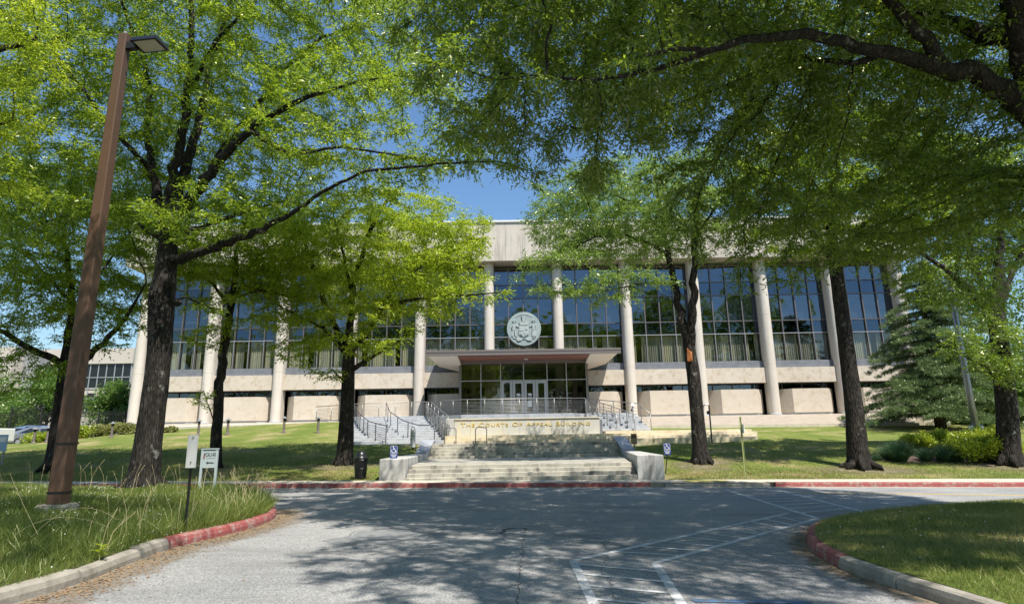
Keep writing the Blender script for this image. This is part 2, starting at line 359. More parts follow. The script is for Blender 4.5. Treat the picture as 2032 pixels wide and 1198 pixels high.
def bark(name, c1, c2, c3):
    m = mat(name, c1, .95, spec=.2); n = noise(m, 5, 6, .7, 'World', (1.6,1.6,.35)); r = ramp(m,n.outputs[0],[(.32,c1),(.52,c2),(.75,c3)])
    v=N(m,'ShaderNodeTexVoronoi'); v.inputs['Scale'].default_value=16; mp=N(m,'ShaderNodeMapping'); mp.inputs['Scale'].default_value=(1.6,1.6,.3); g=N(m,'ShaderNodeNewGeometry'); L(m,g.outputs['Position'],mp.inputs[0]); L(m,mp.outputs[0],v.inputs['Vector'])
    rr=ramp(m,v.outputs['Distance'],[(.05,(1.25,1.25,1.25)),(.6,(.45,.45,.45))]); c=mixc(m,1.0,r.outputs[0],rr.outputs[0],'MULTIPLY')
    n2=noise(m,3.2,4,.6,'World'); l=ramp(m,n2.outputs[0],[(.62,(0,0,0)),(.7,(.5,.5,.5))]); c=mixc(m,l.outputs[0],c,(.30,.30,.27))
    setbase(m,c); iv=N(m,'ShaderNodeMath'); iv.operation='SUBTRACT'; iv.inputs[0].default_value=1; L(m,v.outputs['Distance'],iv.inputs[1]); bump(m,iv.outputs[0],.9,.04); return m
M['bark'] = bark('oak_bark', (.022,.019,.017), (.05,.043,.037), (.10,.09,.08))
M['barkc'] = bark('cedar_bark', (.05,.04,.035), (.1,.08,.06), (.15,.13,.11))
def turf(name, a, b, c):
    m = mat(name, a, .95, spec=.1); n = noise(m,.5,6,.65,'World'); r = ramp(m,n.outputs[0],[(.36,a),(.52,b),(.64,c)])
    n2=noise(m,18,5,.8,'World'); r2=ramp(m,n2.outputs[0],[(.3,(.62,.66,.6)),(.7,(1.3,1.25,1.2))]); setbase(m,mixc(m,1.0,r.outputs[0],r2.outputs[0],'MULTIPLY')); bump(m,n2.outputs[0],.8,.05); return m
M['turf'] = turf('lawn_turf', (.12,.17,.035), (.19,.22,.06), (.34,.28,.15))
M['wildturf'] = turf('rough_turf', (.055,.085,.025), (.10,.11,.045), (.22,.18,.10))
M['earth'] = weathered('far_ground', (.14,.16,.08), (.2,.2,.12), .05, .95)
M['farglass'] = mat('far_dark_glass', (.012,.014,.018), .2, .0, .5)
# ------------------------------------------------------------------ the setting: ground, road, kerbs, pavement, lawns
def grid(name, xs, ys, zf, mt):
    X,Y = np.meshgrid(xs,ys); Z = zf(X,Y); V = np.stack([X,Y,Z],-1).reshape(-1,3); nx=len(xs); f=[]
    for j in range(len(ys)-1):
        for i in range(nx-1): a=j*nx+i; f.append((a,a+1,a+nx+1,a+nx))
    o = mesh_obj(name, V, f, mt, None, True); return o
struct(grid('ground', np.array([-900,-300,-60,60,300,900.]), np.array([-900,-200,0,200,900.]), lambda x,y: -2.2+0*x, M['earth']))
xs = np.concatenate([np.array([-300,-160,-100,-75]), np.arange(-60,60.1,.5), np.array([75,100,160,300])])
ys = np.concatenate([np.arange(YW-.12,37,.4), np.arange(37,62,.8), np.array([66,72,80,95,120,170,300])])
struct(grid('lawn', xs, ys, lawn_z, M['turf']))
YK = 22.72                       # foot of the far kerb
def yk(x): return YK - .62*float(sstep(7,20,x)) - .8*float(sstep(20,50,x))
def band(name, xs, y0, y1, z, m):
    v=[];f=[]
    for i,x in enumerate(xs): v += [(x,y0(x),z(x)),(x,y1(x),z(x))]
    for i in range(len(xs)-1): f.append((2*i,2*i+2,2*i+3,2*i+1))
    return mesh_obj(name,v,f,m)
rx = np.concatenate([[-200.,-90,-61],np.arange(-60,61,2.),[61.,90,200]])
struct(band('road', rx, lambda x:-150, lambda x: yk(x)+.05, lambda x: rz(x), M['asphalt']))
# far pavement in slabs over a bed, with open joints
sb = MB(); x = -60.0
while x < 60:
    x1 = x + 1.52
    sb.add([(x+.006,yk(x)+.17,rz(x)+.15),(x1-.006,yk(x1)+.17,rz(x1)+.15),(x1-.006,YW,rz(x1)+.16),(x+.006,YW,rz(x)+.16),
            (x+.006,yk(x)+.17,rz(x)),(x1-.006,yk(x1)+.17,rz(x1)),(x1-.006,YW,rz(x1)),(x+.006,YW,rz(x))],
           [(0,1,2,3),(4,7,6,5),(0,4,5,1),(1,5,6,2),(2,6,7,3),(3,7,4,0)])
    x = x1
struct(bevel(sb.build('pavement', M['walk']), .008))
struct(band('pavement_bed', np.arange(-60,61,4.), lambda x: yk(x)+.12, lambda x: YW+.1, lambda x: rz(x)+.135, M['mulch']))
def kerb_run(name, pts, zf, m, w=.16, h=.15, side=1, stone=1.8, gap=.012, round_=.03, jit=.0):
    """kerb stones swept along a path, split at joints; side=+1: body lies left of travel"""
    P=[Vector((p[0],p[1],0)) for p in pts]; d=[0]
    for i in range(1,len(P)): d.append(d[-1]+(P[i]-P[i-1]).length)
    def pos(s):
        s=max(0,min(d[-1],s))
        for i in range(1,len(d)):
            if s<=d[i]+1e-9:
                t=(s-d[i-1])/max(1e-6,d[i]-d[i-1]); p=P[i-1].lerp(P[i],t); tg=(P[i]-P[i-1]).normalized(); return p,tg
    prof=[(0,-.12),(0,h-round_*1.4),(round_*.35,h-round_*.4),(round_,h),(w-.012,h+.004),(w,h-.01),(w,-.12)]
    mb=MB(); s=0
    while s<d[-1]-.05:
        e=min(d[-1],s+stone*random.uniform(.9,1.1)); n=max(2,int((e-gap-s)/.25)+1); vs=[];fs=[]; jj=random.uniform(-jit,jit); jz=random.uniform(-jit,jit)*.6
        for i in range(n):
            p,_=pos(s+(e-gap-s)*i/(n-1)); a,_=pos(s+(e-gap-s)*i/(n-1)-.35); b,_=pos(s+(e-gap-s)*i/(n-1)+.35)
            tg=(b-a).normalized(); nr=Vector((-tg.y,tg.x,0))*side
            for (o_,z_) in prof: q=p+nr*(o_+jj); vs.append((q.x,q.y,zf(q.x,q.y)+z_+jz))
        k=len(prof)
        for i in range(n-1):
            for j in range(k-1): fs.append((i*k+j,(i+1)*k+j,(i+1)*k+j+1,i*k+j+1) if side<0 else (i*k+j,i*k+j+1,(i+1)*k+j+1,(i+1)*k+j))
        fs.append(tuple(range(k))); fs.append(tuple(range((n-1)*k+k-1,(n-1)*k-1,-1))); mb.add(vs,fs); s=e
    return struct(mb.build(name,m))
rzf=lambda x,y: rz(x)
def far(x0,x1): return [(x,yk(x)) for x in np.arange(x0,x1+.01,.5)]
kerb_run('red_kerb', far(-60,4.9), rzf, M['redpaint'], side=1, stone=3.0)
kerb_run('red_kerb', far(8.6,60), rzf, M['redpaint'], side=1, stone=3.0)
kerb_run('ramp_kerb', far(4.95,8.55), rzf, M['kerb'], side=1, h=.11, stone=3.6)
pd=MB()
pd.add([(5.75,yk(5.75)+.2,rz(5.75)+.160),(7.2,yk(7)+.2,rz(7.2)+.160),(7.2,yk(7)+.95,rz(7.2)+.166),(5.75,yk(5.75)+.95,rz(5.75)+.166)],[(0,1,2,3)])
struct(pd.build('yellow_ramp_paint',M['yellowpad']))
# gutter of pale concrete along the far kerb
struct(band('gutter', np.arange(-60,60.1,1.), lambda x: yk(x)-.22, lambda x: yk(x)+.01, lambda x: rz(x)+.004, M['walk']))

# left and right grass islands
def smooth_path(pts, n=6):
    P=[Vector((p[0],p[1],0)) for p in pts]; out=[]
    for i in range(len(P)-1):
        p0=P[max(i-1,0)];p1=P[i];p2=P[i+1];p3=P[min(i+2,len(P)-1)]
        for k in range(n):
            t=k/n; q=.5*((2*p1)+(p2-p0)*t+(2*p0-5*p1+4*p2-p3)*t*t+(3*p1-p0-3*p2+p3)*t**3); out.append((q.x,q.y))
    out.append((P[-1].x,P[-1].y)); return out
LI = smooth_path([(-6.4,2.0),(-5.35,5.0),(-5.05,7.1),(-4.98,8.0),(-5.12,9.3),(-5.17,10.7),(-4.95,11.9),(-4.84,13.2),(-5.02,14.5),(-5.6,16.0),(-6.7,17.7),(-8.6,19.4),(-11.5,20.7),(-16,21.3),(-24,21.5),(-45,21.5)])
RI = smooth_path([(5.2,1.5),(4.5,4.5),(4.2,6.9),(4.06,8.2),(4.08,9.2),(4.33,10.4),(4.9,11.7),(5.7,12.85),(7.2,14.1),(9.3,15.2),(12,16.2),(16,16.9),(24,17.4),(45,17.6)])
def inside(px,py,poly):
    px=np.asarray(px);py=np.asarray(py);c=np.zeros(px.shape,bool);n=len(poly);j=n-1
    for i in range(n):
        xi,yi=poly[i];xj,yj=poly[j]
        cond=((yi>py)!=(yj>py))&(px<(xj-xi)*(py-yi)/((yj-yi) if yj!=yi else 1e-9)+xi); c^=cond; j=i
    return c
def dist_path(px,py,path):
    px=np.asarray(px,float);py=np.asarray(py,float);best=np.full(px.shape,1e9)
    for i in range(len(path)-1):
        x0,y0=path[i];x1,y1=path[i+1];dx,dy=x1-x0,y1-y0;l=dx*dx+dy*dy+1e-12
        t=np.clip(((px-x0)*dx+(py-y0)*dy)/l,0,1); best=np.minimum(best,np.hypot(px-x0-t*dx,py-y0-t*dy))
    return best
LP = [(-60,2.0)]+LI+[(-60,21.5)]; RP = RI+[(60,17.6),(60,1.5)]
def li_z(x,y):
    d=dist_path(x,y,LI); return -K*np.clip(x,-60,60)+.13+.30*(1-np.exp(-d/2.2))+.07*np.sin(x*1.3+.5)*np.sin(y*1.1)*np.clip(d,0,1)
def ri_z(x,y):
    d=dist_path(x,y,RI); return -K*np.clip(x,-60,60)+.14+.34*(1-np.exp(-d/3.0))+.03*np.sin(x*1.1+.5)*np.sin(y*1.3)*np.clip(d,0,1)
def island(name, path, poly, zf, side, m):
    # strips running inward from the kerb line keep a clean edge
    P=[Vector((p[0],p[1],0)) for p in path]; offs=[.13,.3,.6,1.0,1.5,2.2,3.2]; v=[];f=[];n=len(P)
    xs=np.arange(-60,60,.35)
    for i,p in enumerate(P):
        a=P[max(i-2,0)];b=P[min(i+2,n-1)];t=(b-a).normalized();nr=Vector((-t.y,t.x,0))*side
        for o in offs[:3]: q=p+nr*o; v.append((q.x,q.y,float(zf(q.x,q.y))))
    for i in range(n-1):
        for j in range(2): f.append((i*3+j,i*3+j+1,(i+1)*3+j+1,(i+1)*3+j))
    # inner grid
    gx=np.arange(min(a[0] for a in poly),max(a[0] for a in poly)+.3,.3); gy=np.arange(1.5,22,.3); X,Y=np.meshgrid(gx,gy)
    ok=inside(X,Y,poly)&(dist_path(X,Y,path)>.32); Z=zf(X,Y)-.004; idx=-np.ones(X.shape,int); k=len(v)
    for a in range(X.shape[0]):
        for b in range(X.shape[1]):
            if ok[a,b]: idx[a,b]=k; k+=1; v.append((X[a,b],Y[a,b],Z[a,b]))
    for a in range(X.shape[0]-1):
        for b in range(X.shape[1]-1):
            q=(idx[a,b],idx[a,b+1],idx[a+1,b+1],idx[a+1,b])
            if min(q)>=0: f.append(q)
            elif sum(t>=0 for t in q)==3: f.append(tuple(t for t in q if t>=0))
    return struct(mesh_obj(name,v,f,m,None,True))
island('grass_island',LI,LP,li_z,1,M['wildturf']); island('grass_island',RI,RP,ri_z,-1,M['turf'])
def cut(path, a, b): return [p for i,p in enumerate(path) if a<=i<=b]
def idx_near(path, x, y): return min(range(len(path)), key=lambda i:(path[i][0]-x)**2+(path[i][1]-y)**2)
i1=idx_near(LI,-5.17,10.4); i2=idx_near(LI,-5.3,15.2)
kerb_run('kerb', cut(LI,0,i1), rzf, M['kerb'], side=1, w=.17, stone=1.5, round_=.06, jit=.02, gap=.02)
kerb_run('red_kerb', cut(LI,i1,i2), rzf, M['redpaint'], side=1, w=.17, stone=1.6, round_=.06, jit=.012, gap=.02)
kerb_run('kerb', cut(LI,i2,len(LI)), rzf, M['kerb'], side=1, w=.17, stone=3, round_=.05)
i3=idx_near(RI,4.07,8.9); i4=idx_near(RI,5.9,13.0)
kerb_run('kerb', cut(RI,0,i3), rzf, M['kerb'], side=-1, w=.17, stone=1.6, round_=.05, jit=.012, gap=.02)
kerb_run('red_kerb', cut(RI,i3,i4), rzf, M['redpaint'], side=-1, w=.17, stone=1.1, round_=.05, jit=.012, gap=.02)
kerb_run('kerb', cut(RI,i4,len(RI)), rzf, M['kerb'], side=-1, w=.17, stone=3, round_=.05)

# painted markings, measured on the road plane
def stripe(mb, a, b, wd, dz=.004):
    a=Vector(a);b=Vector(b);t=(b-a).normalized();n=Vector((-t.y,t.x,0))*wd/2; k=max(1,int((b-a).length/1.0)); 
    for i in range(k):
        p=a.lerp(b,i/k);q=a.lerp(b,(i+1)/k); vs=[p-n,q-n,q+n,p+n]; mb.add([(s.x,s.y,rz(s.x)+dz) for s in vs],[(0,1,2,3)])
def rp(u,v): p=road_at(u,v); return Vector((p.x,p.y,0))
mk=MB()
A0,A1,B0,B1=rp(1440,971),rp(1622,1028),rp(1540,971),rp(1718,1016)
C0,C1=rp(1563,1018),rp(1137,1112); D0,D1=rp(1622,1029),rp(1300,1117); E0,E1=rp(1137,1112),rp(1178,1198); F0,F1=rp(1300,1117),rp(1352,1198)
E1=E0+(E1-E0)*1.6; F1=F0+(F1-F0)*1.6
for a,b in ((A0,A1),(B0,B1)): stripe(mk,a,b,.13)
for a,b in ((C0,C1),(D0,D1),(E0,E1),(F0,F1)): stripe(mk,a,b,.11,.0055)
for i in range(1,9):
    t=i/9.2; stripe(mk, A0.lerp(A1,t), B0.lerp(B1,t*.98+.02), .10,.007)
for i in range(1,11):
    t=i/11; stripe(mk, C0.lerp(C1,t*.96), D0.lerp(D1,min(1,t*.93+.04)), .09,.007)
for i in range(1,6):
    t=i/6; stripe(mk, E0.lerp(E1,t-.1), F0.lerp(F1,t), .08,.007)
struct(mk.build('crosswalk_marking',M['paint']))
yl=MB(); pts=[rp(1575,977),rp(1700,978.5),rp(1850,980),rp(2032,982.5),rp(2250,986)]
for a,b in zip(pts,pts[1:]): stripe(yl,a,b,.15)
struct(yl.build('yellow_line',M['yellow']))
bl=MB(); stripe(bl, rp(1375,1192), rp(1610,1196), .12,.009); bp_=[rp(1390,1197),rp(1620,1200),rp(1640,1230),rp(1410,1225)]
bl.add([(p.x,p.y,rz(p.x)+.0035) for p in bp_],[(3,2,1,0)]); struct(bl.build('blue_parking_paint',M['bluepaint']))
def rough_line(mb, px, wd, dz=.004, amp=.03, seed=0):
    r=random.Random(seed); P=[rp(*p) for p in px]; Q=[]
    for a,b in zip(P,P[1:]):
        k=max(2,int((b-a).length/.12))
        for i in range(k): Q.append(a.lerp(b,i/k)+Vector((r.uniform(-amp,amp),r.uniform(-amp,amp),0)))
    Q.append(P[-1]); vs=[];fs=[]
    for i,q in enumerate(Q):
        t=(Q[min(i+1,len(Q)-1)]-Q[max(i-1,0)]).normalized();n=Vector((-t.y,t.x,0))*wd*r.uniform(.3,1)
        vs += [(q.x-n.x,q.y-n.y,rz(q.x)+dz),(q.x+n.x,q.y+n.y,rz(q.x)+dz)]
    for i in range(len(Q)-1): fs.append((2*i,2*i+2,2*i+3,2*i+1))
    mb.add(vs,fs)
ck=MB(); rough_line(ck,[(1042,1050),(1034,1110),(1025,1198),(1010,1300)],.008,seed=1); rough_line(ck,[(1042,1049),(960,1049),(860,1050),(760,1050),(705,1053),(690,1064),(640,1072)],.011,seed=2)
rough_line(ck,[(996,1058),(1008,1048),(1030,1046),(1046,1050)],.05,.0045,.05,seed=3); rough_line(ck,[(1100,1058),(1180,1066),(1260,1090)],.009,seed=4)
rough_line(ck,[(1180,1066),(1210,1090),(1195,1130),(1230,1198)],.006,seed=5); rough_line(ck,[(560,1100),(640,1096),(760,1110),(900,1104)],.005,seed=6); rough_line(ck,[(1330,1000),(1180,1010),(980,1006),(760,1012),(620,1003)],.012,seed=7)
struct(ck.build('road_crack',M['crack']))
pp=MB(); rr_=random.Random(4); pts=[]
for (u,v) in [(640,1072),(668,1067),(700,1064),(708,1054),(760,1051.5),(840,1050.5),(848,1056),(835,1066),(800,1070),(770,1079),(700,1083),(655,1078)]:
    p=rp(u,v); pts.append((p.x+rr_.uniform(-.03,.03),p.y+rr_.uniform(-.03,.03)))
c=np.mean(pts,0); pp.add([(c[0],c[1],rz(c[0])+.003)]+[(p[0],p[1],rz(p[0])+.003) for p in pts],[(0,(i+1)%12+1,i+1) for i in range(12)])
o=pp.build('road_patch',M['patch']); struct(o)
# dust and sand washed along the near kerbs
def sandmat():
    m = bpy.data.materials.new('gutter_sand'); m.use_nodes=True; b=m.node_tree.nodes['Principled BSDF']; b.inputs['Roughness'].default_value=.95
    n=noise(m,2.2,6,.75,'World'); g=N(m,'ShaderNodeAttribute'); g.attribute_name='edge'
    a=N(m,'ShaderNodeMath'); a.operation='ADD'; L(m,n.outputs[0],a.inputs[0]); L(m,g.outputs['Fac'],a.inputs[1]); r=ramp(m,a.outputs[0],[(.62,(0,0,0)),(1.0,(.85,.85,.85))]); L(m,r.outputs[0],b.inputs['Alpha'])
    n2=noise(m,60,3,.7,'World'); r2=ramp(m,n2.outputs[0],[(.3,(.16,.12,.08)),(.7,(.36,.29,.21))]); setbase(m,r2.outputs[0]); return m
M['sand']=sandmat()
def gutter_sand(path, side, wd):
    v=[];f=[];at_=[];P=[Vector((p[0],p[1],0)) for p in path]
    for i,p in enumerate(P):
        t=(P[min(i+1,len(P)-1)]-P[max(i-1,0)]).normalized();nr=Vector((-t.y,t.x,0))*side
        for o_,e in ((.0,.55),(wd*.4,.3),(wd,-.2)): q=p+nr*o_; v.append((q.x,q.y,rz(q.x)+.003)); at_.append(e)
    for i in range(len(P)-1):
        for j in range(2): f.append((i*3+j,i*3+j+1,(i+1)*3+j+1,(i+1)*3+j))
    o=mesh_obj('gutter_sand',v,f,M['sand']); a=o.data.attributes.new('edge','FLOAT','POINT'); a.data.foreach_set('value',at_); struct(o)
gutter_sand(LI[:i2+4],-1,1.1); gutter_sand(RI[:i4],1,.5)
# ------------------------------------------------------------------ the courthouse
XC, BAY, YC = .95, 6.0, 56.2
def cx(i): return XC + BAY*(i-5.5)
X0, X1 = cx(0), cx(11)
BD = thing('court_building', (XC, YC, 3.1), 'long cream stone courthouse with round columns, dark window bays and a glass entrance', 'building')
b=MB(); b.box(X0-.2,X1+.2,59.2,92,2.5,20.0); b.build('rear_body',M['cream2'],BD)
MB().box(X0-.1,X0+.2,56.9,59.19,3.1,16.6).build('end_wall',M['cream2'],BD); MB().box(X1-.2,X1+.1,56.9,59.19,3.1,16.6).build('end_wall',M['cream2'],BD)
# fascia in tall slabs with open joints
b=MB(); nsl=46; wsl=(X1-X0+3.2)/nsl
for k in range(nsl):
    a=X0-1.6+k*wsl; b.bev(a+.009,a+wsl-.009,55.05,55.35,16.55,20.05,.004)
b.build('roof_fascia',M['fascia'],BD)
b=MB(); b.box(X0-1.58,X1+1.58,55.1,59.3,16.58,19.9); b.build('roof_core',M['fascia'],BD)
b=MB(); b.bev(X0-1.75,X1+1.75,54.93,60,20.05,20.22,.03); b.build('coping',M['offwhite'],BD)
MB().bev(-14,-3,66,72,19.9,21.6,.1).build('roof_plant_room',M['bgconc'],BD)
# columns: half-round fronts on slim piers, resting on a small plinth ring
for i in range(12):
    b=MB(); n=14; x=cx(i); poly=[(x-.42,57.0)]+[(x+.43*math.cos(math.pi+math.pi*k/n),56.2+.43*math.sin(math.pi+math.pi*k/n)) for k in range(n+1)]+[(x+.42,57.0)]
    for z0,z1 in ((3.2,7.3),(7.31,11.6),(11.61,16.56)): b.prism(poly,z0,z1)
    c=b.build('column',M['column'],BD,False)
    p2=MB().lathe([(.5,0),(.5,.14),(.44,.2)],(x,56.2,3.06),18).build('column_base',M['coping'],c)
# window bays
ROW=[(7.7,10.12,'v'),(10.12,11.25,'s'),(11.25,13.58,'b'),(13.58,14.8,'s2'),(14.8,16.3,'b2')]
for i in range(11):
    a,c=cx(i)+.40,cx(i+1)-.40; xs4=[a+(c-a)*k/4 for k in range(5)]
    zb = 7.72
    cw=MB().box(a,c,57.3,57.32,16.29,16.56).build('curtain_wall',M['bronze'],BD)
    fr=MB()
    for k,x in enumerate(xs4): fr.box(x-.045,x+.045,56.86,57.04,zb,16.5)
    for z in (7.72,10.12,11.25,13.58,14.8,16.25):
        for k in range(4): fr.box(xs4[k]+.046,xs4[k+1]-.046,56.9,57.0,z-.035,z+.035)
    fr.build('mullion_frame',M['bronze'],cw)
    for k in range(5):
        pass
    for (z0,z1,ty) in ROW:
        g=MB()
        for k in range(4):
            tl=random.uniform(-.012,.012); t2=random.uniform(-.012,.012)
            g.add([(xs4[k],57.02+tl,z0),(xs4[k+1],57.02-tl,z0),(xs4[k+1],57.02-tl+t2,z1),(xs4[k],57.02+tl+t2,z1)],[(0,1,2,3)])
        g.build('window_glass',{'v':M['glass'],'s':M['spandrel'],'b':M['glassblue'],'s2':M['spandrel'],'b2':M['glassblue']}[ty],cw)
    # pale aluminium trim up the lower mullions and along their top rail
    s=MB()
    for k in range(5): s.box(xs4[k]-.016,xs4[k]+.016,56.83,56.859,zb,10.1)
    s.box(a,c,56.85,56.898,10.09,10.15); s.build('bright_trim',M['alum'],cw)
    # pleated curtains in the lower row, some drawn back
    cu=MB()
    for k in range(4):
        xa,xb=xs4[k]+.05,xs4[k+1]-.05; mode=random.random()
        rngs=[(xa,xb)] if mode<.6 else ([(xa,xa+.35),(xb-.35,xb)] if mode<.85 else [(xa,xa+(xb-xa)*.6)])
        for (p,q) in rngs:
            nn=max(6,int((q-p)/.035)); vs=[]
            for j in range(nn+1):
                xx=p+(q-p)*j/nn; yy=57.3+.045*math.sin(j*1.25+i)+.01*math.sin(j*3.1)
                vs+=[(xx,yy,7.76),(xx,yy,10.1)]
            cu.add(vs,[(2*j,2*j+2,2*j+3,2*j+1) for j in range(nn)])
    cu.build('curtain',M['curtain'],cw)
    bl_=MB()
    for z0,z1 in ((11.3,13.5),(14.85,16.2)):
        for k in range(4):
            if random.random()<.72:
                xa,xb=xs4[k]+.06,xs4[k+1]-.06; zz=z0 if random.random()<.75 else z0+random.uniform(.5,1.2); nn=14
                for j in range(nn): 
                    xx=xa+(xb-xa)*j/nn; bl_.add([(xx,57.36,zz),(xx+.085,57.39,zz),(xx+.085,57.39,z1),(xx,57.36,z1)],[(0,1,2,3)])
    bl_.build('blind',M['blind'],cw)
    iv=MB(); iv.box(a-.35,c+.35,59.0,59.15,7.6,16.4); iv.box(a-.35,c+.35,57.35,59,10.2,11.15); iv.box(a-.35,c+.35,57.35,59,13.7,14.7); iv.box(a-.35,c+.35,57.2,59,7.5,7.68); iv.box(a-.35,c+.35,57.35,59,16.3,16.5)
    iv.build('room',M['interior'],cw)
    sb=MB().bev(a,c,56.62,57.2,7.1,7.69,.02).build('slate_sill',M['slate'],BD)
    if i!=5:
        pnl=[a-.0,a+(c-a)*.27,a+(c-a)*.63,c]; sp_=MB()
        for p,q in zip(pnl,pnl[1:]): sp_.bev(p+.003,q-.003,56.28,57.3,5.83,7.09,.006)
        sp_.build('limestone_band',M['cream2'],BD)
        rb=MB().box(a-.3,c+.3,57.6,57.66,3.1,5.86).build('ribbon_window',M['spandrel'],BD)
        rf=MB()
        for x in (a+.9,(a+c)/2,c-.9): rf.box(x-.03,x+.03,57.5,57.59,5.2,5.83)
        rf.box(a-.3,c+.3,56.4,59,5.84,5.86); rf.build('ribbon_frame',M['bronze'],rb)
        m_=(a+c)/2; pb=MB()
        def pan(z): return [(m_-2.45,57.5),(m_-2.35,57.1),(m_-1.48,56.05),(m_+1.48,56.05),(m_+2.35,57.1),(m_+2.45,57.5)]
        pp_=pan(0); pb.prism(pp_,3.3,5.27); pb.build('ground_floor_panel',M['cream'],BD)
        MB().prism([(q[0],q[1]+.08) for q in pp_],3.12,3.299).build('panel_plinth',M['coping'],BD)
# apron around the building
b=MB(); b.box(X0-.6,X1+.6,55.0,59.1,1.5,3.12); b.build('building_platform',M['walk'],BD)

# seal on the facade
SE = thing('wall_seal',(XC,55.4,9.2),'large round green bronze seal with shield, two standing figures and crown, above the entrance canopy','seal')
sc_=Vector((XC,55.5,10.6)); n=64; RR=1.46
b=MB(); b.plate([(sc_.x+RR*math.cos(2*math.pi*k/n),sc_.z+RR*math.sin(2*math.pi*k/n)) for k in range(n)],55.42,55.56)
bevel(b.build('disc',M['seal'],SE),.03,2)
MB().tube([(sc_.x-.5,55.56,sc_.z),(sc_.x-.5,56.9,sc_.z)],.05).tube([(sc_.x+.5,55.56,sc_.z),(sc_.x+.5,56.9,sc_.z)],.05).build('bracket',M['dsteel'],SE)
def relief(name, shapes, y=55.42, t=.06, sub=None):
    mb=MB()
    for pts,tt in shapes: mb.plate([(sc_.x+p[0]*RR/1.0,sc_.z+p[1]*RR/1.0) for p in pts],y-tt,y)
    return bevel(mb.build(name,M['sealr'],SE),.018,2)
def ell(cx_,cz_,rx_,rz_,n=14,a0=0): return [(cx_+rx_*math.cos(2*math.pi*k/n+a0),cz_+rz_*math.sin(2*math.pi*k/n+a0)) for k in range(n)]
sh=[(-.30,.12),(-.34,.17),(.34,.17),(.30,.12),(.32,-.18),(.28,-.36),(.15,-.43),(0,-.50),(-.15,-.43),(-.28,-.36),(-.32,-.18)]
relief('shield',[(sh,.07),([(-.27,.13),(-.01,.13),(-.01,-.14),(-.29,-.14)],.10),([(.01,-.17),(.29,-.17),(.25,-.33),(.01,-.44)],.10),(ell(.15,0,.08,.1,8),.11),(ell(-.14,-.29,.07,.1,8),.11)])
def fig(s):
    X=s*.57; k=[(ell(X,.40,.05,.06),.09),([(X-.11,.45),(X+.11,.45),(X+.05,.49),(X,.52),(X-.05,.49)],.11)]
    k.append(([(X-.11,.31),(X+.11,.31),(X+.08,.08),(X+.10,-.06),(X-.10,-.06),(X-.08,.08)],.09))
    if s<0: k += [([(X-.09,-.06),(X-.01,-.06),(X-.06,-.42),(X-.16,-.46),(X-.14,-.3)],.08),([(X+.0,-.06),(X+.09,-.06),(X+.12,-.4),(X+.16,-.46),(X+.05,-.45)],.08)]
    else: k.append(([(X-.1,-.06),(X+.1,-.06),(X+.13,-.46),(X-.11,-.46)],.08))
    k.append(([(X-s*.10,.29),(X-s*.22,.16),(X-s*.28,.22),(X-s*.25,.12),(X-s*.20,.09),(X-s*.08,.19)],.08))
    k.append(([(X+s*.10,.30),(X+s*.17,.12),(X+s*.13,-.04),(X+s*.09,-.03),(X+s*.12,.12),(X+s*.06,.2)],.08)); return k
relief('standing_figure',fig(-1)); relief('standing_figure',fig(1))
relief('helmet',[([(-.24,.20),(.24,.20),(.28,.40),(.18,.34),(.1,.43),(0,.36),(-.1,.43),(-.18,.34),(-.28,.40)],.1),(ell(0,.50,.1,.1,10),.11),([(-.1,.58),(.1,.58),(.15,.78),(.07,.72),(0,.80),(-.07,.72),(-.15,.78)],.1),(ell(0,.85,.045,.05,8),.09)])
arc=[(.88*math.cos(a),.88*math.sin(a)) for a in np.linspace(R(55),R(125),14)]+[(.82*math.cos(a),.82*math.sin(a)) for a in np.linspace(R(125),R(55),14)]
relief('scroll',[([(-.66,-.50),(-.3,-.52),(0,-.58),(.3,-.52),(.66,-.50),(.62,-.56),(.44,-.60),(.44,-.72),(.2,-.72),(.1,-.62),(0,-.60),(-.1,-.62),(-.2,-.72),(-.44,-.72),(-.44,-.60),(-.62,-.56)],.06),(arc,.03),(ell(-.3,-.66,.12,.05,10),.09),(ell(.3,-.66,.12,.05,10),.09)])

# entrance: canopy and glazed lobby are parts of the building
EX0,EX1=-4.25,5.85; EY=53.2
cn=MB().bev(-6.72,8.22,49.9,56.9,7.98,8.14,.01).build('canopy',M['canopy'],BD)
MB().box(-6.70,8.20,49.93,50.05,7.72,7.979).build('canopy_fascia',M['canopy'],cn)
MB().box(EX0+.02,EX1-.02,50.1,53.1,7.66,7.72).build('canopy_soffit',M['soffit'],cn)
for (xo,xi) in ((-6.68,EX0),(8.18,EX1)):
    vs=[(xo,50.06,7.90),(xi,50.06,7.70),(xi,56.0,7.0),(xo+(.35 if xo<0 else -.35),56.0,7.55),(xo,50.06,7.97),(xi,50.06,7.97),(xi,56.0,7.97),(xo,56.0,7.97)]
    mesh_obj('canopy_wing',vs,[(0,3,2,1),(4,5,6,7),(0,1,5,4),(1,2,6,5),(2,3,7,6),(3,0,4,7)],M['wing'],cn)
MB().lathe([(.16,.0),(.16,.05),(.1,.12)],(1.0,51.6,7.54),14).build('soffit_lamp',M['offwhite'],cn)
MB().box(-3.15+.0,-3.05,49.91,49.929,7.99,8.1).build('fascia_clip',M['offwhite'],cn)
LB=MB(); LB.box(EX0-.14,EX0,EY-.1,56.25,3.2,7.72); LB.box(EX1,EX1+.14,EY-.1,56.25,3.2,7.72); LB.box(EX0,EX1,EY-.08,EY+.06,7.42,7.655)
lob=LB.build('glazed_lobby',M['canopy'],BD)
gx_=[EX0,-2.05+.1,.0-.95+.05,XC-.05,2.75,4.3,EX1]; gx_=[EX0,EX0+1.62,EX0+3.2,EX0+5.05,EX0+6.95,EX0+8.5,EX1]
fr=MB()
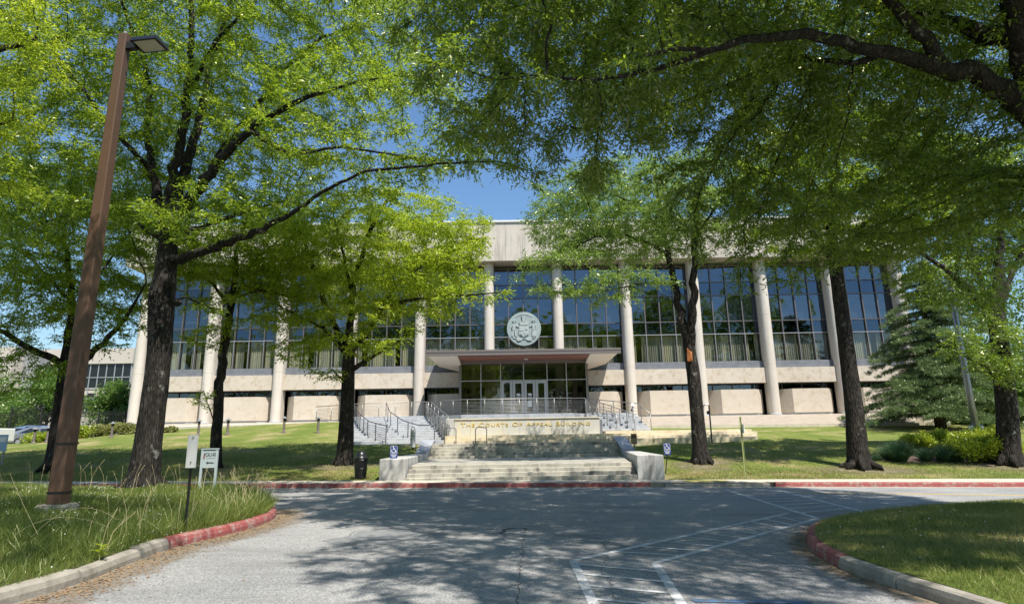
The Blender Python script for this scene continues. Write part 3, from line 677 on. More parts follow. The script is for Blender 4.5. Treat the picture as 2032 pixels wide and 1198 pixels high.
for x in gx_: fr.box(x-.035,x+.035,EY-.06,EY+.05,6.1,7.42)
for x in (gx_[0],gx_[1],gx_[2],gx_[4],gx_[5],gx_[6]): fr.box(x-.035,x+.035,EY-.06,EY+.05,3.2,6.04)
fr.box(EX0,EX1,EY-.07,EY+.06,6.041,6.099); fr.build('lobby_frame',M['alum'],lob)
gl=MB()
for a,c in zip(gx_,gx_[1:]): gl.add([(a,EY,6.1),(c,EY,6.1),(c,EY,7.42),(a,EY,7.42)],[(0,1,2,3)])
for a,c in ((gx_[0],gx_[1]),(gx_[1],gx_[2]),(gx_[4],gx_[5]),(gx_[5],gx_[6])): gl.add([(a,EY,3.22),(c,EY,3.22),(c,EY,6.04),(a,EY,6.04)],[(0,1,2,3)])
gl.build('lobby_glass',M['entryglass'],lob)
iv=MB(); iv.box(EX0,EX1,58.8,58.9,3.2,7.4); iv.box(EX0,EX1,EY+.1,58.8,7.44,7.5)
for x in (EX0+.9,EX0+2.6,EX1-.75): iv.box(x-.18,x+.18,55.2,55.6,3.2,7.4)
iv.build('lobby_interior',M['tan'],lob); MB().box(EX0,EX1,58.6,58.75,3.2,7.4).build('lobby_back',M['interior'],lob)
dx0,dx1=gx_[2]+.04,gx_[4]-.04; dw=(dx1-dx0)/4
for k in range(4):
    a=dx0+k*dw+.012; c=a+dw-.024; d=MB(); st=.2
    d.box(a,a+st,EY-.05,EY+.03,3.22,6.03); d.box(c-st,c,EY-.05,EY+.03,3.22,6.03); d.box(a+st,c-st,EY-.05,EY+.03,5.82,6.03); d.box(a+st,c-st,EY-.05,EY+.03,3.22,3.5)
    dr=d.build('door',M['alum'],lob); MB().add([(a+st,EY-.01,3.5),(c-st,EY-.01,3.5),(c-st,EY-.01,5.82),(a+st,EY-.01,5.82)],[(0,1,2,3)]).build('door_glass',M['entryglass'],dr)
    hx=(c-.1) if k%2==0 else (a+.1); MB().tube([(hx,EY-.12,4.0),(hx,EY-.12,4.7)],.018,8).box(hx-.015,hx+.015,EY-.11,EY-.05,4.02,4.06).box(hx-.015,hx+.015,EY-.11,EY-.05,4.64,4.68).build('handle',M['steel'],dr)
    if k in (1,2):
        m_=(a+c)/2; q=MB(); q.plate(ell(m_,4.93,.17,.1,12),EY-.055,EY-.051); 
        for j in range(4): q.box(m_-.17+.02*j,m_+.17-.02*j,EY-.055,EY-.051,4.72-.11*j,4.77-.11*j)
        q.build('door_lettering',M['offwhite'],dr)
    if k==2: MB().box(a+.25,a+.6,EY-.06,EY-.052,3.95,4.4).build('paper_notice',M['white'],dr)
    if k==0: MB().box(c-.55,c-.22,EY-.09,EY-.055,5.84,5.9).build('door_closer',M['black'],dr)

# paving between the stairs and the building; sloped aprons
def sslab(name,poly,z0,z1,m): return struct(MB().prism(poly,z0,z1).build(name,m))
PL=[(-11.6,48.0),(-6.15,48.0),(-3.65,46.0),(4.0,46.0),(5.0,47.4),(8.4,47.4),(8.4,55.0),(-11.6,55.0)]
sslab('plaza',PL,1.2,3.19,M['granite'])
AP=MB(); AP.prism([(8.7,50.0),(29.5,50.0),(33.5,54.99),(8.7,54.99)],1.0,[2.24,2.15,3.11,3.11]); struct(AP.build('sloped_apron',M['apron']))
struct(MB().prism([(8.65,49.7),(29.9,49.7),(29.7,49.98),(8.65,49.98)],1.0,[2.34,2.22,2.22,2.34]).build('apron_edging',M['walk']))
struct(MB().prism([(8.42,47.5),(9.8,50.0),(9.6,49.69),(8.69,54.9),(8.42,54.9)],1.0,[1.95,2.3,2.3,3.13,3.13]).build('path',M['beige']))
struct(MB().prism([(-33.5,52.9),(-11.62,51.6),(-11.62,54.99),(-33.5,54.99)],1.0,[2.72,3.02,3.12,2.95]).build('left_apron',M['walk']))
# steps
def flight(name,label,n,xl,xr,y0,z0,tread,rise,m,taper=0,depth_end=None,blocks=1.9):
    t=thing(name,((xl+xr)/2,y0,z0),label,'steps')
    for k in range(n):
        a=xl+taper*k; c=xr-taper*k; y=y0+k*tread; ye=(depth_end if (depth_end and k==n-1) else y+tread+.02); mb=MB(); x=a
        while x<c-.05:
            e=min(c,x+blocks*random.uniform(.75,1.25)); 
            if c-e<.4: e=c
            mb.bev(x+.003,e-.003,y,ye,z0-.3,z0+rise*(k+1)+random.uniform(-.003,.003),.012); x=e
        mb.build('step',m,t)
    return t
flight('stone_steps','lower flight of four wide grey-stained stone steps rising from the pavement',4,-3.87,4.3,24.08,.15,.36,.127,M['stepstone'],.0,25.5)
struct(MB().prism([(-3.87,25.49),(4.3,25.49),(5.2,32.89),(-4.2,32.89)],.0,.655).build('stair_landing',M['stepstone']))
flight('stone_steps','middle flight of five shaded stone steps between two sloping grey copings',5,-4.19,5.19,32.9,.64,.36,.14,M['stepstone'],.0,35.3)
tr=thing('stone_terrace_steps',(2,35,1.34),'long low yellow limestone steps below the lettered wall, tapering away to the right','steps')
for k in range(4):
    z=1.34+.135*(k+1); y=35.3+.42*k; pl=[(-3.72,y),(4.9+.1*k,y),(13.2,36.6+.3*k),(13.9,38.6),(13.9,39.5),(-3.72,39.5)] if k<3 else [(4.95,y),(9.0,37.0),(13.2,37.9),(13.9,39.5),(8.2,47.3),(4.95,47.3)]
    mb=MB(); mb.prism(pl,z-.6 if k else .3,z); mb.build('step',M['beige'],tr)
struct(MB().prism([(-9.2,35.6),(-3.74,35.6),(-3.74,37.4),(-9.6,37.4)],.5,1.38).build('left_terrace',M['granite']))
ls=thing('granite_stairs',(-7,36,1.38),'broad pale granite stairs left of the lettered wall with steel handrails','steps')
nL=12
for k in range(nL):
    y=36.6+k*.95; z=1.38+(3.19-1.38)/nL*(k+1); xr=-3.75-2.4*(k/(nL-1))**1.0; xl=-9.3-2.2*(k/(nL-1)); mb=MB()
    mb.bev(xl,xr,y,y+1.0 if k<nL-1 else 48.0,z-.5 if k else .8,z-.0,.015); mb.build('step',M['granite'],ls)
rs=thing('granite_stairs',(6.6,41,1.88),'narrow pale granite stairs right of the lettered wall under twin steel rails','steps')
for k in range(8):
    y=41.2+k*.78; z=1.88+(3.19-1.88)/8*(k+1); MB().bev(5.0,8.35,y,y+.8 if k<7 else 47.4,z-.5,z,.015).build('step',M['granite'],rs)
# lettered wall
tw=thing('sign_wall',(.45,37,1.75),'long low stone wall with gold letters reading the courts of appeal building','sign wall')
b=MB(); n=9; ws=(4.7+3.3)/n
for k in range(n): a=-3.3+k*ws; b.bev(a+.004,a+ws-.004,37.0,37.3,1.7,2.60,.01)
b.build('wall_slabs',M['textwall'],tw); MB().bev(-3.75,-3.31,36.8,37.35,1.4,2.66,.02).build('end_pier',M['cheek'],tw)
MB().bev(-3.3,4.72,36.95,37.42,2.601,2.66,.015).build('coping',M['walk'],tw)
text_mesh('lettering','The Courts Of Appeal Building',.31,M['gold'],Matrix.Translation((.62,36.985,2.22))@Matrix.Rotation(R(90),4,'X')@Matrix.Diagonal((1.5,1,1,1)),tw,.012,True,'CENTER',1.12,-.002)
sslab('planting_bed_top',[(-3.6,37.43),(4.9,37.43),(4.9,45.9),(-3.6,45.9)],1.5,2.52,M['slate'])
# flanking cheek walls with sloping copings
def cheek(s,label):
    t=thing('cheek_wall',((-4.5 if s<0 else 5.0),24.1,.15),label,'retaining wall')
    if s<0: base=[(-4.8,24.12),(-3.89,24.12),(-4.22,32.7),(-4.75,32.7),(-4.85,26.2)]
    else: base=[(4.32,24.12),(5.27,24.12),(5.38,26.2),(5.75,32.7),(5.22,32.7)]
    bevel(MB().prism(base,-.2,.93).build('wall_block',M['cheek'],t),.015)
    x0,x1=(-4.76,-4.22) if s<0 else (5.22,5.76)
    MB().prism([(x0,32.72),(x1,32.72),(x1,35.4),(x0,35.4)],.3,[.93,.93,1.5,1.5]).build('sloping_wall',M['cheek'],t)
    MB().prism([(x0-.03,32.66),(x1+.03,32.66),(x1+.03,35.46),(x0-.03,35.46)],[.931,.931,1.51,1.51],[.99,.99,1.57,1.57]).build('sloping_coping',M['coping'],t)
cheek(-1,'grey concrete wall flanking the steps on the side of the black litter bin'); cheek(1,'grey streaked concrete wall flanking the steps beside the tall oak with the torn scar')

# ------------------------------------------------------------------ railings
def rail(label, pts, h=.95, bars=8, post=1.25, mt=None, loop=None, r=.027, group='steel railings of the entrance stairs', name='handrail'):
    mt=mt or M['steel']; P=[Vector(p) for p in pts]; t=thing(name,P[0],label,'railing',group); up=Vector((0,0,h))
    tp=MB(); tp.tube([p+up for p in P],r,8)
    if loop:
        q=P[-1]+up; d=(P[-1]-P[-2]).normalized(); tp.tube([q,q+d*.22+Vector((0,0,-.02)),q+d*.25+Vector((0,0,-.28)),q+d*.02+Vector((0,0,-.32))],r*.8,8)
    tp.build('top_rail',mt,t,True)
    L_=0; D=[0]
    for a,b_ in zip(P,P[1:]): D.append(D[-1]+(b_-a).length)
    def pos(s):
        for i in range(1,len(D)):
            if s<=D[i]+1e-6: return P[i-1].lerp(P[i],(s-D[i-1])/(D[i]-D[i-1]))
        return P[-1]
    k=max(1,round(D[-1]/post))
    for j in range(k+1):
        p=pos(D[-1]*j/k); MB().tube([p-Vector((0,0,.05)),p+up],r*.9,6).build('post',mt,t,True)
    if bars:
        bb=MB()
        for j in range(bars): bb.tube([p+Vector((0,0,.1+(h-.18)*j/bars)) for p in P],.011,5)
        bb.build('bars',mt,t,True)
    return t
rail('steel railing along the raised plaza edge in front of the entrance doors',[(-6.15,48.06,3.19),(-3.6,46.08,3.19),(3.98,46.08,3.19)],1.02,9,1.2)
rail('long steel railing behind the broad granite stairs, left of the plaza',[(-14.5,49.0,3.0),(-11.5,48.3,3.12),(-6.2,48.2,3.19)],1.02,9,1.2)
def stp(y): return 1.38+(3.19-1.38)*min(1,max(0,(y-36.6)/(.95*12)))
rail('curving double steel rail down the inner edge of the broad granite stairs',[(-6.3+.2*math.sin(0),47.8,3.19),(-5.75,45.0,stp(45)),(-5.0,42,stp(42)),(-4.3,39.5,stp(39.5)),(-3.95,37.5,stp(37.5)),(-3.55,36.5,1.38)],.95,9,1.3,loop=True)
rail('second inner steel rail beside the lettered wall end pier',[(-5.9,47.6,3.19),(-5.3,45.0,stp(45)+.1),(-4.55,42,stp(42)+.1),(-3.9,39.5,stp(39.5)+.1)],.95,0,2.0)
rail('dark rail without bars running down the middle of the broad granite stairs',[(-9.1,47.5,3.19),(-8.0,43,stp(43)),(-6.4,38.6,stp(38.6)),(-5.2,36.6,1.38),(-4.3,36.2,1.38)],.95,0,2.6,M['dsteel'],True)
rail('dark steel railing with bars at the outer side of the broad granite stairs',[(-11.0,46.2,2.95),(-9.7,42.0,stp(42)),(-8.3,38.4,stp(38.4)),(-6.9,36.2,1.38)],.95,7,1.6,M['dsteel'],True)
def str_(y): return 1.88+(3.19-1.88)*min(1,max(0,(y-41.2)/6.24))
rail('steel railing down the near side of the narrow right stairs',[(3.98,46.08,3.19),(4.9,46.2,3.19),(5.1,44.5,str_(44.5)),(6.3,41.3,str_(41.5))],1.0,9,1.2,loop=False)
rail('steel railing with bars down the middle of the narrow right stairs',[(5.3,47.3,3.19),(6.7,43.5,str_(43.5)),(7.35,41.0,1.88)],1.0,7,1.2)
rail('outermost steel handrail on the right of the narrow stairs',[(5.2,47.9,3.25),(8.1,44.0,str_(44)+.2),(8.6,42.3,1.95)],1.0,4,1.3)
for (x,lab) in ((-3.35,'small inverted U rail at the head of the steps, nearer the cheek wall'),(-1.75,'small inverted U rail at the head of the steps, in front of the gold letters')):
    t=thing('loop_rail',(x,35.15,1.34),lab,'railing','small loop rails'); MB().tube([(x-.28,35.1,1.3),(x-.28,35.1,2.05),(x-.22,35.1,2.14),(x-.1,35.1,2.17),(x+.1,35.12,2.15),(x+.25,35.14,2.12),(x+.3,35.15,2.05),(x+.3,35.15,1.3)],.022,8).build('tube',M['dsteel'],t,True)
    for dx in (-.28,.3): MB().lathe([(.05,0),(.05,.02)],(x+dx,35.12,1.34),10).build('foot_plate',M['dsteel'],t)
# ------------------------------------------------------------------ street furniture
def lw(p, dz=0): return Vector((p.x,p.y,p.z+dz))
# square brown lamp pole on the left island
px_,py_=-8.1,12.2; gz=float(li_z(px_,py_))
lp=thing('street_lamp',(px_,py_,gz),'tall square brown steel lamp pole with flat black lamp head on the left grass island','street lamp')
def sqtube(mb,c0,c1,w0,w1,ang):
    vs=[]
    for c,w_ in ((c0,w0),(c1,w1)):
        for a,b_ in ((-1,-1),(1,-1),(1,1),(-1,1)):
            x=a*w_/2;y=b_*w_/2; vs.append((c[0]+x*math.cos(ang)-y*math.sin(ang),c[1]+x*math.sin(ang)+y*math.cos(ang),c[2]))
    return mb.add(vs,[(3,2,1,0),(4,5,6,7),(0,1,5,4),(1,2,6,5),(2,3,7,6),(3,0,4,7)])
ZT=9.98; pa=R(-4)
bevel(sqtube(MB(),(px_,py_,gz-.2),(px_,py_,ZT),.265,.185,pa).build('pole',M['brownpole'],lp),.018,2)
for z in (gz+.28,gz+1.12): sqtube(MB(),(px_,py_,z),(px_,py_,z+.035),.272,.272,pa).build('strap',M['black'],lp)
MB().lathe([(.34,0),(.34,.12),(.3,.16)],(px_,py_,gz-.06),24).build('concrete_base',M['kerb'],lp)
ha=R(-8); hm=Matrix.Translation((px_+.1,py_-.02,ZT-.32))@Matrix.Rotation(ha,4,'Z')@Matrix.Rotation(R(-4),4,'X')
def tbox(mb,mw,x0,x1,y0,y1,z0,z1,tp=0):
    vs=[(x0,y0,z0),(x1,y0,z0),(x1,y1,z0),(x0,y1,z0),(x0+tp,y0+tp,z1),(x1-tp,y0+tp,z1),(x1-tp,y1-tp,z1),(x0+tp,y1-tp,z1)]
    return mb.add([mw@Vector(v) for v in vs],[(0,3,2,1),(4,5,6,7),(0,1,5,4),(1,2,6,5),(2,3,7,6),(3,0,4,7)])
tbox(MB(),hm,0,.22,-.06,.06,-.05,.11).build('arm',M['black'],lp)
hd=tbox(MB(),hm,.2,.80,-.22,.22,0,.1,.03).build('lamp_head',M['black'],lp); tbox(MB(),hm,.27,.74,-.17,.17,-.012,-.001).build('lens',M['lens'],hd)
MB().tube([(px_,py_,ZT),(px_,py_,ZT+.07)],.05).build('pole_cap',M['steel'],lp)
# leaning no-parking style sign seen from behind its face: blank white plate on a black post
p=at(368,1045,11.2); p.z=float(li_z(p.x,p.y)); top=at(385,868,11.0)
sgn=thing('blank_sign',p,'blank white metal plate on a leaning black post in the tall grass','sign')
MB().tube([p-Vector((0,0,.2)),top+Vector((-.02,.03,-.02))],.024,6).build('post',M['black'],sgn)
d=(top-p).normalized(); c=at(383,895,11.0); wv=Vector((.088,-.01,0)); 
vs=[]
for off in (0,.006):
    for (a,s) in ((1,-.0),(1,1),(-1,1),(-1,0)): vs.append(c+d*(a*.26)+wv*(1 if s else -1)+Vector((0,-.03-off,0)))
mesh_obj('plate',vs,[(0,1,2,3),(7,6,5,4),(0,4,5,1),(1,5,6,2),(2,6,7,3),(3,7,4,0)],M['offwhite'],sgn)
for a in (.22,-.17): bq=c+d*a+Vector((0,-.034,0)); MB().tube([bq,bq+Vector((0,-.012,0))],.010,8).build('bolt',M['black'],sgn)
# church sign
Yc=18.6; a=at(400,890,Yc); b_=at(432,888,Yc); gz=float(li_z(a.x,Yc)); ch=thing('direction_sign',((a.x+b_.x)/2,Yc,gz),'pale grey green board on two posts reading CALVARY with an arrow pointing left','sign')
x0,x1=a.x,b_.x+.02; zt=a.z+.0; zb=at(403,928,Yc).z
for x in (x0,x1-.055): MB().box(x,x+.055,Yc,Yc+.055,gz-.3,zt-.02).build('post',M['churchgrey'],ch)
bd=MB().box(x0+.056,x1-.056,Yc+.012,Yc+.04,zb,zt-.03).build('board',M['churchgrey'],ch); MB().box(x0-.01,x1+.01,Yc-.01,Yc+.065,zt-.019,zt+.01).build('cap',M['churchgrey'],ch)
rot=Matrix.Rotation(R(90),4,'X'); hh=zt-zb; wd=x1-x0
text_mesh('lettering','CALVARY',.125,M['darkgrey'],Matrix.Translation((x0+wd*.62,Yc+.008,zt-hh*.40))@rot@Matrix.Diagonal((.60,1.2,1,1)),bd,.003)
q=MB(); cxx=x0+wd*.21; zc=zt-hh*.36; q.plate([(cxx-.006,zc-.09),(cxx+.006,zc-.09),(cxx+.006,zc+.09),(cxx-.006,zc+.09)],Yc+.004,Yc+.011); q.plate([(cxx-.022,zc+.03),(cxx+.028,zc+.03),(cxx+.028,zc+.043),(cxx-.022,zc+.043)],Yc+.004,Yc+.011); q.build('cross_emblem',M['darkgrey'],bd)
q=MB(); q.plate([(cxx-.012,zc-.1),(cxx-.03,zc-.03),(cxx-.022,zc+.02),(cxx-.014,zc+.06),(cxx-.012,zc)],Yc+.003,Yc+.011); q.build('flame_emblem',M['red'],bd)
q=MB(); q.box(x0+wd*.32,x1-.08,Yc+.006,Yc+.011,zt-hh*.5,zt-hh*.485); q.build('small_print_line',M['grey'],bd)
q=MB(); za=zt-hh*.73; q.plate([(x0+wd*.33,za),(x0+wd*.45,za+.035),(x0+wd*.45,za+.012),(x0+wd*.78,za+.012),(x0+wd*.78,za-.012),(x0+wd*.45,za-.012),(x0+wd*.45,za-.035)],Yc+.004,Yc+.011); q.build('arrow',M['darkgrey'],bd)
# litter bin
p=at(715,950,24.6); p.z=LZ(p.x,p.y)
tb=thing('litter_bin',p,'round black slatted steel litter bin with domed lid beside the steps','litter bin')
b=MB()
for k in range(26):
    an=2*math.pi*k/26; ca,sa=math.cos(an),math.sin(an); t_=Vector((-sa,ca,0))*.022
    pr=[(.20,.05),(.225,.4),(.24,.66),(.275,.72)]; vs=[]
    for (r_,z) in pr:
        for (dr,s) in ((0,-1),(0,1),(.012,1),(.012,-1)): q=p+Vector((ca,sa,0))*(r_-dr)+t_*s; vs.append((q.x,q.y,p.z+z))
    fs=[]
    for i in range(3):
        for j in range(4): fs.append((i*4+j,i*4+(j+1)%4,(i+1)*4+(j+1)%4,(i+1)*4+j))
    b.add(vs,fs)
b.build('slats',M['black'],tb); MB().lathe([(.17,.03),(.19,.04),(.205,.66),(.18,.665)],p,20).build('liner',M['blackm'],tb)
b=MB()
for z,r_ in ((.05,.215),(.36,.235),(.66,.252)): b.tube([p+Vector((r_*math.cos(2*math.pi*k/24),r_*math.sin(2*math.pi*k/24),z)) for k in range(25)],.012,6)
b.build('hoop',M['black'],tb); MB().lathe([(.24,.70),(.235,.74),(.2,.75),(.195,.80),(.17,.88),(.12,.95),(.05,.985),(.01,.99)],p,24).build('domed_lid',M['black'],tb,True); MB().lathe([(.12,0),(.16,.05)],p,16).build('foot',M['blackm'],tb)
# blue accessibility signs
def access_sign(u,vtop,vbot,ub,vb,Y,label):
    tp_=at(u,vtop,Y); bt=at(u,vbot,Y); p=at(ub,vb,Y); p.z=LZ(p.x,Y) ; h=tp_.z-bt.z; w2=h*.31; x=tp_.x; y=Y
    t=thing('accessible_sign',p,label,'sign','blue wheelchair access signs')
    MB().tube([(p.x,y+.02,p.z-.2),(x,y+.02,bt.z+.1)],.022,6).build('post',M['blackm'],t)
    pl=MB(); pl.plate([(x-w2,bt.z+h*.18),(x-w2*.9,bt.z+.0),(x+w2*.9,bt.z),(x+w2,bt.z+h*.18),(x+w2,tp_.z-.01),(x+w2-.01,tp_.z),(x-w2+.01,tp_.z),(x-w2,tp_.z-.01)],y,y-.012); pl=pl.build('plate',M['blue'],t)
    s=h*.26; c=(x-.01,tp_.z-h*.31); q=MB()
    q.tube([(c[0]+s*.62*math.cos(a),y-.016,c[1]-s*.35+s*.62*math.sin(a)) for a in np.linspace(R(140),R(380),16)],s*.1,5)
    q.tube([(c[0]-s*.08,y-.016,c[1]+s*.65),(c[0]-s*.02,y-.016,c[1]-.0),(c[0]+s*.5,y-.016,c[1]-.02*s),(c[0]+s*.75,y-.016,c[1]-s*.75),(c[0]+s*.98,y-.016,c[1]-s*.68)],s*.11,5)
    q.tube([(c[0]-s*.05,y-.016,c[1]+s*.38),(c[0]+s*.4,y-.016,c[1]+s*.34)],s*.08,5)
    q.plate(ell(c[0]-s*.12,c[1]+s*.95,s*.2,s*.2,10),y-.02,y-.012); q.build('wheelchair_symbol',M['white'],pl)
    fr=MB(); zb_,zt_=tp_.z-h*.62,tp_.z-h*.04
    for (a,b_,c_,d_) in ((x-w2*.86,x-w2*.80,zb_,zt_),(x+w2*.80,x+w2*.86,zb_,zt_),(x-w2*.8,x+w2*.8,zt_-.006,zt_),(x-w2*.8,x+w2*.8,zb_,zb_+.006)): fr.box(a,b_,y-.016,y-.0125,c_,d_)
    fr.build('white_border',M['white'],pl)
    q=MB()
    for i,(wf,z,th) in enumerate(((.82,.70,.016),(.7,.77,.016),(.5,.86,.026))):
        n=9; xx=x-w2*wf
        while xx<x+w2*wf-.01: e=xx+random.uniform(.012,.03); q.box(xx,min(e,x+w2*wf),y-.016,y-.0125,tp_.z-h*z-th/2,tp_.z-h*z+th/2); xx=e+.006
    q.build('text_lines',M['white'],pl)
access_sign(782,884,909,781,936,25.0,'blue wheelchair sign on a short black post by the litter bin side of the steps')
access_sign(1323,879,902,1319,932,25.8,'blue wheelchair sign on a black post in the lawn near the torn oak')
# round notice on a post beside the stairs
p=at(819,893,33.6); p.z=LZ(p.x,p.y)
nb=thing('notice_post',p,'pale cylindrical notice with printed bands on a short post in front of the granite stairs','sign')
zt=at(819,852,33.6).z; zb=at(819,887,33.6).z
MB().tube([p-Vector((0,0,.1)),(p.x,p.y,zb+.05)],.03,8).build('post',M['blackm'],nb); MB().lathe([(.125,zb-p.z),(.13,zt-p.z)],p,18).build('notice_drum',M['offwhite'],nb,False)
b=MB()
for z0,z1,ck in ((.78,.84,1),(.62,.68,0),(.44,.49,1),(.34,.38,1),(.24,.28,1),(.12,.17,1)):
    H_=zt-zb; 
    for k in range(9):
        if ck and random.random()<.3: continue
        a0=R(188+k*18); a1=a0+R(16 if not ck else 12); b.add([(p.x+.134*math.cos(a0),p.y+.134*math.sin(a0),zb+H_*z0),(p.x+.134*math.cos(a1),p.y+.134*math.sin(a1),zb+H_*z0),(p.x+.134*math.cos(a1),p.y+.134*math.sin(a1),zb+H_*z1),(p.x+.134*math.cos(a0),p.y+.134*math.sin(a0),zb+H_*z1)],[(0,1,2,3)])
b.build('printed_bands',M['grey'],nb); MB().tube([(p.x-.09,p.y,zt),(p.x-.07,p.y,zt+.1),(p.x,p.y,zt+.14),(p.x+.07,p.y,zt+.1),(p.x+.09,p.y,zt)],.018,6).build('carrying_loop',M['dsteel'],nb)
# small brown sign right of the steps
p=at(1259,892,33.0); p.z=LZ(p.x,p.y); zt=at(1259,860,33).z; zb=at(1259,880,33).z
bs=thing('brown_sign',p,'small square brown notice with tan lettering at the right end of the steps','sign')
MB().tube([p-Vector((0,0,.2)),(p.x,p.y,zb+.05)],.03,6).build('post',M['brownsign'],bs); bp=MB().bev(p.x-.14,p.x+.14,p.y-.04,p.y-.01,zb,zt,.01).build('plate',M['brownsign'],bs)
text_mesh('lettering','NO',.1,M['blackm'],Matrix.Translation((p.x,p.y-.041,zt-.16))@rot,bp,.003)
b=MB()
for j in range(3): b.box(p.x-.1,p.x+.1,p.y-.045,p.y-.041,zt-.26-.07*j,zt-.235-.07*j)
b.build('text_lines',M['tan'],bp)
# camera post, door-opener post
p=at(1412,866,36.0); p.z=LZ(p.x,p.y); q=at(1403,803,36.0); q.x=p.x
cpst=thing('camera_post',p,'thin black post with a small angled arm and box behind the torn oak','post')
MB().tube([p-Vector((0,0,.2)),q],.04,6).build('post',M['blackm'],cpst); MB().tube([q,q+Vector((-.22,0,.02)),q+Vector((-.36,-.03,-.16))],.03,6).build('arm',M['dsteel'],cpst); MB().box(q.x-.42,q.x-.28,q.y-.1,q.y+.05,q.z-.22,q.z-.14).build('camera_head',M['offwhite'],cpst); MB().box(q.x-.14,q.x-.041,q.y-.05,q.y+.05,q.z-.5,q.z-.32).build('control_box',M['blackm'],cpst)
p=at(1258,851,43.0); p.z=2.02; q=at(1254,804,43.0); q.x=p.x
ps=thing('intercom_post',p,'grey steel post with small white head at the foot of the right handrails','post')
MB().tube([p-Vector((0,0,.3)),q],.05,8).build('post',M['grey'],ps); MB().bev(q.x-.12,q.x+.08,q.y-.1,q.y+.06,q.z-.05,q.z+.14,.03).build('white_head',M['white'],ps); MB().box(q.x-.12,q.x-.05,q.y-.1,q.y+.02,q.z-.4,q.z-.2).build('grey_box',M['dsteel'],ps); MB().lathe([(.13,0),(.13,.03)],p-Vector((0,0,0)),12).build('base_plate',M['dsteel'],ps)
# edge-on sign on a yellow green channel post
p=at(1480,946,24.35); p.z=LZ(p.x,24.35); q=at(1480,826,24.35); q.x=p.x+.02
ys_=thing('channel_post_sign',p,'yellow green metal channel post with its small sign seen edge-on at the lawn edge','sign')
b=MB(); 
for dx,w_ in ((-.03,.006),(.024,.006)): b.box(p.x+dx,p.x+dx+w_,p.y-.02,p.y+.02,p.z-.2,q.z)
b.box(p.x-.024,p.x+.024,p.y+.014,p.y+.02,p.z-.2,q.z); b.build('post',M['ygpost'],ys_)
z1,z0=at(1480,841,24.35).z,at(1480,859,24.35).z; MB().box(p.x+.032,p.x+.05,p.y-.2,p.y+.06,z0,z1).build('plate',M['white'],ys_)
# bollard lights along the lawn crest
def bollard(p, label):
    t=thing('bollard_light',p,label,'bollard light','mushroom topped bollard lights along the lawn crest')
    MB().lathe([(.15,0),(.15,.05),(.085,.09),(.075,.14),(.075,.72),(.09,.74)],p,14).build('post',M['bpost'],t,False)
    lv=MB()
    for k in range(4): lv.lathe([(.10,.745+.035*k),(.07,.775+.035*k)],p,14)
    lv.build('louvres',M['blackm'],t); MB().lathe([(.19,.885),(.18,.91),(.1,.955),(.06,.97),(.055,1.0),(.02,1.03)],p,16).build('cap',M['bcap'],t,True); return t
M['bpost']=mat('faded_bronze_paint',(.16,.13,.12),.6); M['bcap']=mat('faded_grey_cap',(.2,.205,.21),.5)
bl_lab=['bollard light with mushroom cap, farthest left beside the parked cars','bollard light with mushroom cap in front of the yellow bushes left of the lamp pole','bollard light with mushroom cap by the long green bushes left of the big oak','bollard light just left of the slim oak on the left lawn','bollard light on a pale footing just right of the slim oak','bollard light in front of a stone column on the left lawn','bollard light nearest the leafy oak left of the stairs']
for (u,v,Y),lb in zip(((67,874,44),(93,872,43),(221,865,43.5),(394,852,43),(452,849,42),(564,842,42.5),(632,834,42)),bl_lab):
    p=at(u,v,Y); p.z=LZ(p.x,Y); bollard(p,lb)
# flagpole with a drooping flag
p=at(1940,872,33.0); p.z=LZ(p.x,33); q=at(1851,383,33); zt=q.z
fp=thing('flagpole',p,'tall grey metal flagpole rising beside the dark cedar behind the golden shrubs','flagpole')
MB().tube([p-Vector((0,0,.3)),p+Vector((0,0,3.)),(p.x,p.y,zt+1.2)],[.175,.15,.07],16).build('pole',M['flagmetal'],fp,True); MB().lathe([(.3,0),(.28,.08),(.2,.14)],p,16).build('collar',M['flagmetal'],fp); MB().lathe([(.01,0),(.09,.05),(.1,.1),(.07,.17),(.01,.2)],(p.x,p.y,zt+1.2),12).build('finial',M['gold'],fp)
for s in (-1,1): MB().lathe([(.06,.75),(.1,.8),(.1,.95),(.03,.98)],(p.x+s*.24,p.y-.05,p.z),10).build('floodlight',M['white'],fp)
fg=thing('flag',(p.x,p.y,zt),'red and white striped flag hanging limp at the top of the grey flagpole','flag')
b=MB();vs=[];nn=16;mm=14
for i in range(nn+1):
    for j in range(mm+1):
        s=i/nn; t_=j/mm; vs.append((p.x-.12-.5*s*(1-.25*t_)+.05*math.sin(t_*7+s*6),p.y+.12*math.sin(s*14+t_*2)*(.4+t_),zt+.9-1.9*t_-.5*s*(1-t_*.4)))
fs=[];mi=[]
for i in range(nn):
    for j in range(mm): a=i*(mm+1)+j; fs.append((a,a+mm+1,a+mm+2,a+1)); mi.append(i%2)
mesh_obj('cloth',vs,fs,None,fg,True,[M['red'],M['white']],mi)
